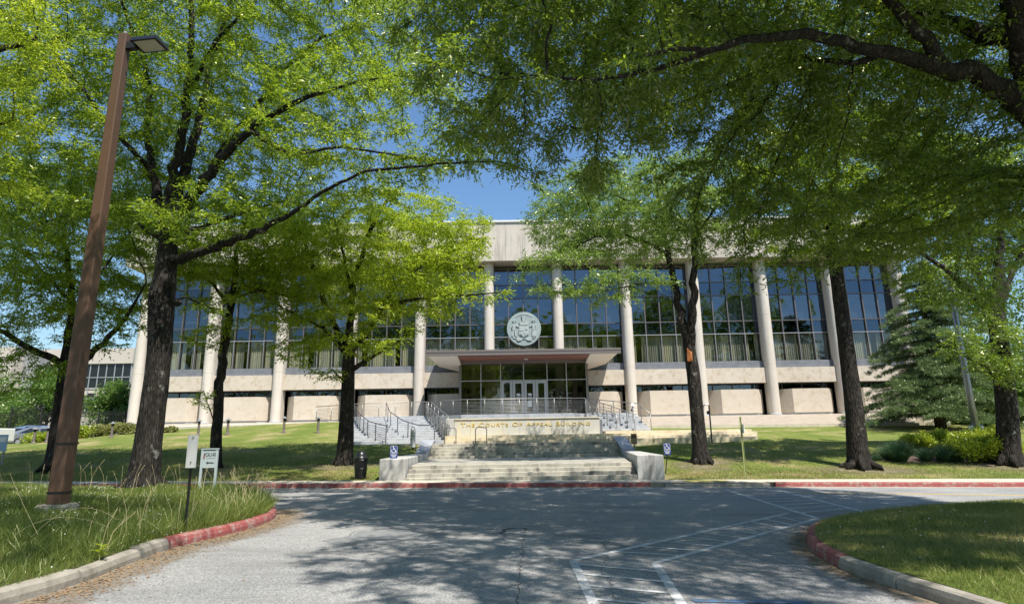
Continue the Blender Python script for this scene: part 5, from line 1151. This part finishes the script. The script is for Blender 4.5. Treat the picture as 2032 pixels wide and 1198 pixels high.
HENV=[(6.5,12.0,12.0,8.6,6.6,4.2),(3.2,12.0,10.6,4.8,3.6,2.4),E_(1450,250,13.5,2.6,2.2,1.8),E_(1700,330,13.5,3.4,2.6,2.0),E_(1900,250,12.5,2.6,2.2,2.2),E_(1100,200,11.5,2.6,1.8,1.6),E_(950,90,10.5,1.6,1.6,1.5),E_(1560,430,15.0,1.3,1.0,1.0),E_(1850,420,14.0,2.0,1.6,1.2),E_(1180,330,14.0,1.0,1.0,.9),E_(1010,250,13.0,1.5,1.2,.9),E_(1480,480,15.0,1.5,1.0,1.3),E_(1500,560,15.2,1.0,.7,.7),E_(1700,450,15.0,1.8,1.2,1.2),E_(1600,480,15,1.2,.9,.9),E_(1980,520,14.5,1.5,1,1.5),E_(1380,400,14.5,1.2,.9,1.0),(9,6,12,5,4.5,4),(4.6,4.2,11.2,4.2,4.0,2.0),(-1.2,12.2,11.2,3.0,3.2,1.4)]
tH=oak('oak_tree','great overhanging oak with its trunk beyond the right edge and limbs across the top',LH,HENV,21000,.26,91,M['leafd'],9,9,.13,.037,.8,gap=-.2,droop=.42,bias=(0,0,-.05),spray=.42,kill=.42)
# I: the oak at the left edge, only its near leaves in view
LI_=[[(-12.6,9.4,.5,.42),(-12.6,9.4,3,.34),(-12.4,9.5,5.5,.28),(-12.0,9.8,8,.2),(-11.6,10,11,.1),(-11.4,10,13,.04)],
 [(-12.5,9.5,4.6,.14),(-11.2,10.2,5.9,.09),(-9.9,10.6,6.8,.05),(-9.0,10.8,7.3,.02)],[(-12.2,9.6,6.6,.13),(-10.6,10.6,8.2,.09),(-9.2,11.2,9.2,.04)],[(-12.1,9.7,7.4,.12),(-11,8,9.2,.07),(-9.8,6.8,10.2,.05),(-7.2,5.8,10.8,.04),(-4.6,5,11,.02)],[(-9.8,6.8,10.2,.04),(-7.6,8.2,10.3,.03),(-5.6,8.6,10.4,.015)]]
tI=oak('oak_tree','oak at the left edge of the picture showing bright near leaves',LI_,[(-11.2,10.2,8.6,2.9,3.2,3.8),(-9.9,10.8,6.6,1.1,1.2,.9),(-12,7,10,3,3,3),(-5.2,5.2,10.9,3.6,4.6,1.5),(-6.6,8.4,10.2,2.6,2.0,1.2),(-9,7,9.5,2,2.5,1.4)],9500,.26,101,M['leafy'],6,10,.125,.03,.5,droop=.35,kill=.44)
# trees standing behind the photographer, mirrored in the windows
for k,(x,y,s) in enumerate(((-27,-26,2.0),(-12,-34,1.7),(5,-40,2.0),(20,-30,2.1),(35,-38,2.3),(-44,-34,2.2),(52,-30,2.2),(-62,-38,2.3),(12,-62,2.3))):
    c=copy_tree(tC[0] if k%2 else tE[0]); c.location=(x,y,-.4); c.rotation_euler=(0,0,k*1.3); c.scale=(s,s,s); c['label']='oak behind the viewpoint, mirrored in the upper windows'; c['group']='oaks mirrored in the windows'
# far background trees
def bushy(name,label,c,h,r,seed,mt,n=9000,ls=.32,group=None,trunk=.16,low=.25,cat='tree'):
    t=thing(name,c,label,cat,group); rr=np.random.default_rng(seed); k=max(5,int(9)); cl=[]
    for i in range(16):
        a=rr.uniform(0,6.28); q=rr.uniform(0,.72)**.7; z=rr.uniform(low,.92); w_=math.sin(math.pi*min(1,max(.12,(z-low)/(1-low)*.85+.15)))**.6
        cl.append((c[0]+r*q*w_*math.cos(a),c[1]+r*q*w_*math.sin(a),c[2]+h*z,r*rr.uniform(.28,.5)))
    lm=[[(c[0],c[1],c[2]-.2,trunk),(c[0],c[1],c[2]+h*.35,trunk*.7),(c[0],c[1],c[2]+h*.8,trunk*.25)]]; mb=MB(); mb.tube([Vector(a[:3]) for a in lm[0]],[a[3] for a in lm[0]],8)
    for q in cl[:12]: mb.tube([Vector((c[0],c[1],c[2]+h*.25+.1*(q[2]-c[2]))),Vector(((c[0]+q[0])/2,(c[1]+q[1])/2,(c[2]+h*.3+q[2])/2)),Vector(q[:3])],[trunk*.4,trunk*.25,.02],5)
    mb.build('trunk',M['bark'],t,True)
    w_=np.array([q[3]**2 for q in cl]); ix=rr.choice(len(cl),n,p=w_/w_.sum()); C=np.array([q[:3] for q in cl])[ix]; Rr=np.array([q[3] for q in cl])[ix]
    u=rr.normal(size=(n,3)); u/=np.linalg.norm(u,axis=1)[:,None]; S=C+u*(Rr*rr.uniform(.35,1.05,n)**.6)[:,None]; S[:,2]+=rr.normal(0,.1,n)
    D=u*.5+rr.normal(0,.7,(n,3)); D/=np.linalg.norm(D,axis=1)[:,None]; sd_=np.cross(D,rr.normal(0,1,(n,3))); sd_/=np.linalg.norm(sd_,axis=1)[:,None]; Lh=(ls*rr.uniform(.6,1.3,n))[:,None]; W=Lh*.24
    V=np.stack([S,S+D*Lh*.5+sd_*W,S+D*Lh,S+D*Lh*.5-sd_*W],1); fast_mesh('crown',V,4,mt,t); return t
bgl=[((-44,63,1.6),6.4,3.2,'small loose tree behind the fence left of the grey stair tower'),((-50,66,1.4),5.0,3.2,'pale bushy tree behind the fence near the far left edge'),((-38.6,64,1.8),5.0,3.0,'low rounded tree behind the fence in front of the office windows'),((-37.0,72,1.8),11.5,3.6,'taller green tree between the office block and the building corner'),((-60,75,1),9,5,'broad tree beyond the car park at the far left'),((-47.6,64,1.4),3.6,2.2,'yellowish shrubby tree behind the fence above the parked cars')]
for k,(c,h,r_,lb) in enumerate(bgl): bushy('background_tree',lb,c,h,r_,200+k,M['leafbg'],7000,.32,'trees beyond the black fence')
bgr=[((39.5,58,2),14,5.5,'tall dark tree behind the cedar at the right end of the building'),((47,52,2),15,6.5,'wide tree behind the flagpole'),((50,43,1.8),13,6,'dense tree behind the right edge oak'),((41,44,1.9),9.5,4.2,'bright mid green tree between flagpole and edge oak'),((57,62,2),17,7,'far tree rising above the right edge trees'),((36,49.5,2),5,3.4,'dark low tree under the cedar boughs')]
for k,(c,h,r_,lb) in enumerate(bgr): bushy('background_tree',lb,c,h,r_,300+k,M['leafbg'],16000,.34,'trees right of the building',low=.08)
# cedar
Yd=46.0; b0=at(1868,850,Yd); b0.z=LZ(b0.x,Yd); hC=12.2
cd=thing('cedar_tree',b0,'blue green cedar with tiered drooping boughs in front of the right end of the building','tree')
mb=MB(); mb.tube([b0-Vector((0,0,.3)),b0+Vector((0,0,4)),b0+Vector((.2,0,9)),b0+Vector((.5,0,hC))],[.38,.28,.14,.02],12)
rr=random.Random(9); S=[];Dn=[]
nb_=92
for i in range(nb_):
    t_=i/nb_; z=.9+ (hC-1.3)*t_; ln=(5.4*(1-t_)**.8+.45)*rr.uniform(.75,1.12); az=i*2.4+rr.uniform(-.3,.3); o=b0+Vector((.04*z,0,z)); d=Vector((math.cos(az),math.sin(az),0)); pts=[];rad_=[]
    for k in range(9):
        s=k/8; pts.append(o+d*ln*s+Vector((rr.uniform(-.06,.06),rr.uniform(-.06,.06),ln*((.16-.3*t_*0)*s-(.30+.12*rr.random())*s*s)))); rad_.append(max(.006,.055*(1-t_*.6)*(1-s)+.006))
    mb.tube(pts,rad_,5)
    sdv=Vector((-d.y,d.x,0))
    for k in range(1,9):
        for sg in (-1,1):
            tl_=ln*.30*(1-abs(k/8-.45))*rr.uniform(.7,1.15); e=pts[k]+sdv*sg*tl_+d*tl_*.55+Vector((0,0,-.22*tl_)); mb.tube([pts[k],e],[.012,.004],3)
            for q in range(max(3,int(tl_/.075))): S.append(pts[k].lerp(e,q*.075/tl_ if tl_>.075 else .5)); Dn.append((e-pts[k]).normalized())
        if k>1:
            for q in range(5): S.append(pts[k-1].lerp(pts[k],q/5)); Dn.append(d)
mb.build('trunk',M['barkc'],cd,True)
r2=np.random.default_rng(4); S=np.array(S);Dn=np.array(Dn); kx=16; n=len(S)*kx; S=np.repeat(S,kx,0)+r2.normal(0,.075,(n,3)); D=np.repeat(Dn,kx,0)*.5+r2.normal(0,.6,(n,3)); D[:,2]+=.15; D/=np.linalg.norm(D,axis=1)[:,None]
sd_=np.cross(D,r2.normal(0,1,(n,3))); sd_/=np.linalg.norm(sd_,axis=1)[:,None]; Lh=(.15*r2.uniform(.6,1.3,n))[:,None]
fast_mesh('crown',np.stack([S-sd_*.018,S+sd_*.018,S+D*Lh],1),3,M['needle'],cd)

# worn bare soil round the trunks
M['soil']=sandmat()
for (t_,rad0,sd0) in ((tC,2.3,1),(tD,2.2,2),(tE,2.6,3),(tF,2.4,4),(tB,1.6,5)):
    c0=t_[0].location; rr=random.Random(sd0); v=[];f=[];at_=[]; n=28; kk=7; ph=[rr.uniform(0,6) for _ in range(3)]
    for k in range(kk+1):
        for i in range(n):
            a=2*math.pi*i/n; q=rad0*k/kk*(1+.25*math.sin(2*a+ph[0])+.15*math.sin(3*a+ph[1])); X=c0.x+q*math.cos(a)*1.3; Y=max(YW+.05,c0.y-.3+q*math.sin(a)); v.append((X,Y,LZ(X,Y)+.012)); at_.append(.50-.75*(k/kk)**1.5)
    for k in range(kk):
        for i in range(n): j=(i+1)%n; f.append((k*n+i,k*n+j,(k+1)*n+j,(k+1)*n+i))
    o=mesh_obj('bare_soil',v,f,M['soil'],None,True); a=o.data.attributes.new('edge','FLOAT','POINT'); a.data.foreach_set('value',at_); struct(o)
# ------------------------------------------------------------------ shrubs
def shrub(name,label,c,rx_,ry_,h,n,mt,seed,ls=.09,group=None,cat='shrub'):
    t=thing(name,c,label,cat,group); rr=np.random.default_rng(seed); mb=MB()
    for k in range(16):
        a=rr.uniform(0,6.28); q=rr.uniform(.2,.85); mb.tube([Vector(c)-Vector((0,0,.05)),Vector((c[0]+rx_*q*.5*math.cos(a),c[1]+ry_*q*.5*math.sin(a),c[2]+h*.5)),Vector((c[0]+rx_*q*math.cos(a),c[1]+ry_*q*math.sin(a),c[2]+h*rr.uniform(.7,.95)))],[.015,.01,.004],4)
    mb.build('stems',M['bark'],t)
    m=26; cc=np.stack([rr.uniform(-.85,.85,m)*rx_,rr.uniform(-.8,.8,m)*ry_,rr.uniform(.2,.86,m)*h],1); cr_=rr.uniform(.2,.34,m)*min(h,ry_*1.6,rx_*1.5); ix=rr.integers(0,m,n)
    u=rr.normal(size=(n,3)); u/=np.linalg.norm(u,axis=1)[:,None]; S=cc[ix]+u*(cr_[ix]*rr.uniform(.4,1.1,n))[:,None]; S[:,2]=np.abs(S[:,2]); S+=np.array(c)
    D=u*.6+rr.normal(0,.5,(n,3))+np.array([0,0,.35]); D/=np.linalg.norm(D,axis=1)[:,None]; sd_=np.cross(D,rr.normal(0,1,(n,3))); sd_/=np.linalg.norm(sd_,axis=1)[:,None]; Lh=(ls*rr.uniform(.6,1.3,n))[:,None]; W=Lh*.27
    fast_mesh('foliage',np.stack([S,S+D*Lh*.5+sd_*W,S+D*Lh,S+D*Lh*.5-sd_*W],1),4,mt,t); return t
def blades(base, nrm_h, w_, seed, lean=.35, seg=3, bend=.5, droopy=0):
    """curved blades, each two quads and a tip triangle folded into 3 quads"""
    r=np.random.default_rng(seed); n=len(base); a=r.uniform(0,2*np.pi,n); le=np.abs(r.normal(0,lean,n)); hd=np.stack([np.cos(a),np.sin(a),0*a],1)
    b=r.uniform(0,2*np.pi,n); sdv=np.stack([np.cos(b),np.sin(b),0*b],1); H=nrm_h[:,None]; W=np.broadcast_to(np.asarray(w_),(n,))[:,None]/2
    rows=[]
    for k in range(seg+1):
        s=k/seg; c=base+hd*(H*(le[:,None]*s+bend*le[:,None]*s*s))+np.array([0,0,1.])*H*(s-droopy*s*s*s*le[:,None]*1.2); ww=W*(1-s)**.6+.0004; rows.append((c-sdv*ww,c+sdv*ww))
    V=[]
    for k in range(seg): V.append(np.stack([rows[k][0],rows[k][1],rows[k+1][1],rows[k+1][0]],1))
    return np.concatenate(V)
def clump(name,label,c,r_,h,n,seed,mt=None):
    t=thing(name,c,label,'ornamental grass','ornamental grasses in the shrub bed'); rr=np.random.default_rng(seed); a=rr.uniform(0,6.28,n); q=rr.uniform(0,1,n)**.5*r_*.35; base=np.stack([c[0]+q*np.cos(a),c[1]+q*np.sin(a),np.full(n,c[2]-.02)],1)
    fast_mesh('blades',blades(base,h*rr.uniform(.6,1.05,n),.016,seed,.42,4,.6,.5),4,mt or M['dgrass'],t)
    b2=MB().lathe([(r_*.4,0),(r_*.3,.06)],(c[0],c[1],c[2]-.02),10).build('root_crown',M['straw'],t)
def LP3(u,v,Y): p=at(u,v,Y); p.z=LZ(p.x,Y); return p
YS=28.6
for k,(u,v,Y,rx_,ry_,h,lb) in enumerate(((1935,912,28.4,.85,.7,.95,'golden shrub, left half of the large clump next to the edge oak'),(1985,914,28.2,.8,.7,.95,'golden shrub, right half of the large clump next to the edge oak'),(1826,905,30.6,.7,.6,.85,'golden shrub behind the largest ornamental grass'),(1862,903,30.8,.75,.6,.9,'golden shrub in the middle of the bed between two grass clumps'),(1900,902,30.6,.7,.6,.9,'golden shrub behind the foot of the flagpole side of the bed'),(1960,896,31.5,.9,.6,1.0,'golden shrub at the back of the bed, right of the flagpole'))):
    p=LP3(u,v,Y); shrub('golden_shrub',lb,p,rx_,ry_,h,5200,M['yshrub'],400+k,.1,'golden shrubs in the right bed')
for k,(u,v,Y,r_,h,n,lb) in enumerate(((1785,912,28.4,.55,1.05,1500,'largest dark blue green ornamental grass at the left end of the bed'),(1762,908,28.9,.4,.62,700,'smaller pale grass clump hugging the left of the largest grass'),(1837,906,28.6,.35,.7,800,'middle sized ornamental grass between the two taller clumps'),(1873,906,28.6,.42,.85,1100,'tall dark ornamental grass in the middle of the bed'),(1898,908,28.4,.3,.6,600,'pale small ornamental grass beside the large golden clump'),(1738,908,28.6,.3,.3,500,'low green tuft nearest the flared oak roots'))):
    p=LP3(u,v,Y); clump('ornamental_grass',lb,p,r_,h,n,430+k)
# mulch bed
v=[];f=[];pl=[]
for (u,vv) in ((1732,913),(1780,917),(1830,918),(1880,918),(1915,917),(1990,919),(2030,905),(1990,893),(1880,891),(1800,895),(1745,903)):
    p=on_lawn(u,vv,24.3,36); pl.append((p.x,p.y))
c=np.mean(pl,0); rings=8; n=len(pl)
for k in range(rings+1):
    for (x,y) in pl: X=c[0]+(x-c[0])*k/rings;Y=c[1]+(y-c[1])*k/rings; v.append((X,Y,LZ(X,Y)+.05*(1-(k/rings)**4)+.012))
for k in range(rings):
    for i in range(n): j=(i+1)%n; f.append((k*n+i,k*n+j,(k+1)*n+j,(k+1)*n+i))
struct(mesh_obj('mulch_bed',v,f,M['mulch'],None,True))
for k,(u,v_,Y,rx_,ry_,h,lb) in enumerate(((72,874,46,.8,.6,.7,'yellow flowering bush by the leftmost bollard light'),(105,873,46,.8,.6,.7,'yellow flowering bush just left of the brown lamp pole'),(172,866,46.5,.9,.6,.75,'yellow green bush just right of the lamp pole'),(205,866,46.5,.9,.6,.75,'green bush left of the third bollard light'),(238,864,46.5,.9,.6,.7,'green bush between the third bollard light and the big oak'),(330,853,47,.9,.5,.35,'low ground bush right of the big oak trunk at the apron edge'))):
    p=at(u,v_,Y); p.z=LZ(p.x,Y); shrub('flowering_bush',lb,p,rx_*1.1,ry_,h,2600,M['yshrub'] if k<3 else M['lawnblade'],460+k,.14,'bushes along the left lawn crest')
# ------------------------------------------------------------------ grass
def scatter(n,x0,x1,y0,y1,ok,seed):
    r=np.random.default_rng(seed); X=r.uniform(x0,x1,n); Y=r.uniform(y0,y1,n); k=ok(X,Y); return X[k],Y[k]
def view(X,Y,mg=1.0): return (np.abs(X)<Y*.84+mg)
def noise2(X,Y,s=1.0): return .5+.25*np.sin(X*1.7*s+1)*np.sin(Y*1.3*s+2)+.25*np.sin(X*3.9*s+Y*2.1*s)
# rough island, left
X,Y=scatter(330000,-19,-4.9,5.0,21.5,lambda X,Y: inside(X,Y,LP)&view(X,Y,1.5)&(dist_path(X,Y,LI)>.13),1)
keep=np.random.default_rng(2).random(len(X))<np.clip(1.25-Y/26,.3,1)*(.35+.9*noise2(X,Y)); X,Y=X[keep],Y[keep]; r=np.random.default_rng(3)
h=.05+.10*r.random(len(X))+.16*np.clip(noise2(X,Y,.8)-.45,0,1)*r.random(len(X)); h*=np.where(X<-9.5,.62,1.0); base=np.stack([X,Y,li_z(X,Y)-.01],1)
o=fast_mesh('grass',blades(base,h,.006+.0035*Y/10,4,.5,2),4,M['grass']); struct(o,'stuff')
# long fringe by the kerb
rr=np.random.default_rng(5); k=len(LI); ii=rr.integers(idx_near(LI,-5.1,8.5),i2+14,16000); P=np.array([LI[min(i,k-1)] for i in ii])+rr.normal(0,.10,(16000,2)); off=np.abs(rr.normal(.35,.3,16000)); P[:,0]-=off; P[:,1]-=off*.15
m_=inside(P[:,0],P[:,1],LP)&(dist_path(P[:,0],P[:,1],LI)>.12); P=P[m_]; dn=np.interp(P[:,1],[8,11,13,15.5,19],[.25,.45,.9,1,.8]); kk=rr.random(len(P))<dn; P=P[kk]
base=np.stack([P[:,0],P[:,1],li_z(P[:,0],P[:,1])-.01],1); o=fast_mesh('long_grass',blades(base,rr.uniform(.12,.34,len(P)),.009,6,.45,3,.8),4,M['grass']); struct(o,'stuff')
# tall seeding stems
st=[];hd=[]
for k in range(170):
    i=rr.integers(0,len(P)) if k<120 else 0
    x,y=(P[i] if k<110 else (rr.uniform(-13,-6),rr.uniform(12,20)))
    if not inside(np.array([x]),np.array([y]),LP)[0]: continue
    z=float(li_z(x,y)); H_=rr.uniform(.4,.75); a=rr.uniform(0,6.28); l=rr.uniform(.05,.35); p0=Vector((x,y,z)); p1=p0+Vector((math.cos(a)*l*.3,math.sin(a)*l*.3,H_*.6)); p2=p0+Vector((math.cos(a)*l,math.sin(a)*l,H_)); st.append(([p0,p1,p2],[.0028,.002,.0013])); hd.append((p2,(p2-p1).normalized()))
mb=MB()
for p_,r_ in st: mb.tube(p_,r_,3)
for p_,d_ in hd:
    for q in range(7): s=p_-d_*q*.018; mb.tube([s,s+d_*.02+Vector((rr.uniform(-.012,.012),rr.uniform(-.012,.012),0))],[.003,.001],3)
struct(mb.build('seeding_grass_stems',M['straw']),'stuff')
# arching dry stalks near the lamp pole
mb=MB()
for (u0,v0,u1,v1,u2,v2) in ((62,1065,150,970,232,1030),(30,1060,110,1000,215,1045),(75,1060,40,990,20,940)):
    pts=[]
    for t_ in np.linspace(0,1,10):
        u=(1-t_)**2*u0+2*t_*(1-t_)*u1+t_*t_*u2; v_=(1-t_)**2*v0+2*t_*(1-t_)*v1+t_*t_*v2; pts.append(at(u,v_,8.6+.2*t_))
    mb.tube(pts,[.004*(1-i/12) for i in range(10)],4)
struct(mb.build('dry_grass_stalks',M['straw']),'stuff')
# clover flowers
def flowers(name,X,Y,zf,h0,h1,r_,seed):
    r=np.random.default_rng(seed); mb=MB()
    for x,y in zip(X,Y):
        z=float(zf(x,y))+r.uniform(h0,h1); mb.lathe([(r_*.3,-r_*.8),(r_,-.2*r_),(r_*.8,r_*.6),(r_*.1,r_)],(x,y,z),6)
    return struct(mb.build(name,M['flower']),'stuff')
X,Y=scatter(800,-12,-5.1,6,19,lambda X,Y: inside(X,Y,LP)&view(X,Y,1)&(noise2(X,Y,1.1)>.5),8); flowers('clover_flowers',X,Y,li_z,.06,.12,.009,9)
X,Y=scatter(260,4.2,14,6,15.5,lambda X,Y: inside(X,Y,RP)&view(X,Y,1)&(noise2(X,Y,1.1)>.52),18); flowers('clover_flowers',X,Y,ri_z,.03,.07,.010,19)
# broad-leaved weed by the left kerb
p=at(200,1085,8.7); p.z=float(li_z(p.x,p.y)); t=thing('broadleaf_weed',p,'small bright broad-leaved weed in the grass by the left kerb','weed'); vs=[];fs=[]
for k in range(11):
    a=k*.95; l=.10+.05*random.random(); n0=len(vs); d=Vector((math.cos(a),math.sin(a),.7)).normalized(); s=Vector((-math.sin(a),math.cos(a),0)); q=p+Vector((0,0,.05+.012*k))
    for (tt,ww) in ((0,.004),(.35,.026),(.6,.016),(.75,.024),(1,.002)): c=q+d*l*tt-Vector((0,0,l*.4*tt*tt)); vs+= [c-s*ww,c+s*ww]
    for j in range(4): fs.append((n0+2*j,n0+2*j+1,n0+2*j+3,n0+2*j+2))
mesh_obj('leaf_rosette',vs,fs,M['yshrub'],t); MB().tube([p-Vector((0,0,.02)),p+Vector((0,0,.2))],.004,5).build('stem',M['ygpost'],t)
# right island, mown
X,Y=scatter(300000,4,20,5.0,17.8,lambda X,Y: inside(X,Y,RP)&view(X,Y,1.2)&(dist_path(X,Y,RI)>.14),11); r=np.random.default_rng(12); kk=r.random(len(X))<np.clip(1.3-Y/22,.35,1); X,Y=X[kk],Y[kk]
base=np.stack([X,Y,ri_z(X,Y)-.012],1); o=fast_mesh('grass',blades(base,.035+.055*r.random(len(X)),.005+.003*Y/10,13,.55,2),4,M['lawnblade']); struct(o,'stuff')
# far lawn
X,Y=scatter(420000,-32,31,YW+.05,37,lambda X,Y: view(X,Y,1)&~((X>-5.1)&(X<5.6))&~((X>-9.3)&(X<14)&(Y>35.3)),14); r=np.random.default_rng(15); kk=r.random(len(X))<np.clip(1.9-Y/24,.3,1)*np.clip(.15+1.1*noise2(X,Y,.5)*(.5+noise2(X,Y,2.3)),0,1); X,Y=X[kk],Y[kk]
base=np.stack([X,Y,lawn_z(X,Y)-.012],1); o=fast_mesh('lawn_grass',blades(base,.05+.05*r.random(len(X)),.016,16,.6,1),4,M['lawnblade']); struct(o,'stuff')
# fallen leaves and bits
def litter(name,X,Y,zf,s,seed):
    r=np.random.default_rng(seed); n=len(X); C=np.stack([X,Y,zf(X,Y)+.008],1); a=r.uniform(0,6.28,n); d=np.stack([np.cos(a),np.sin(a),r.uniform(-.1,.35,n)],1); q=np.stack([-np.sin(a),np.cos(a),r.uniform(-.2,.2,n)],1); l=(s*r.uniform(.5,1.3,n))[:,None]
    return struct(fast_mesh(name,np.stack([C,C+d*l*.5+q*l*.2,C+d*l,C+d*l*.5-q*l*.2],1),4,M['litter']),'stuff')
rzn=lambda X,Y: -K*np.asarray(X)
rr=np.random.default_rng(21); ii=rr.integers(0,i2+3,3200); P=np.array([LI[i] for i in ii])+np.stack([np.abs(rr.normal(0,.28,3200)),rr.normal(0,.3,3200)],1); kk=~inside(P[:,0],P[:,1],LP); P=P[kk]; litter('leaf_litter',P[:,0],P[:,1],rzn,.05,22)
ii=rr.integers(0,i4,700); P=np.array([RI[i] for i in ii])-np.stack([np.abs(rr.normal(0,.18,700)),rr.normal(0,.3,700)],1); kk=~inside(P[:,0],P[:,1],RP); P=P[kk]; litter('leaf_litter',P[:,0],P[:,1],rzn,.05,23)
X,Y=scatter(5000,-9,12,24.1,26.4,lambda X,Y:~((X>-5.2)&(X<5.7)),24); litter('leaf_litter',X,Y,lawn_z,.1,25)
X,Y=scatter(450,-8,9,4,22.6,lambda X,Y:~inside(X,Y,LP)&~inside(X,Y,RP),26); litter('leaf_litter',X,Y,rzn,.045,27)
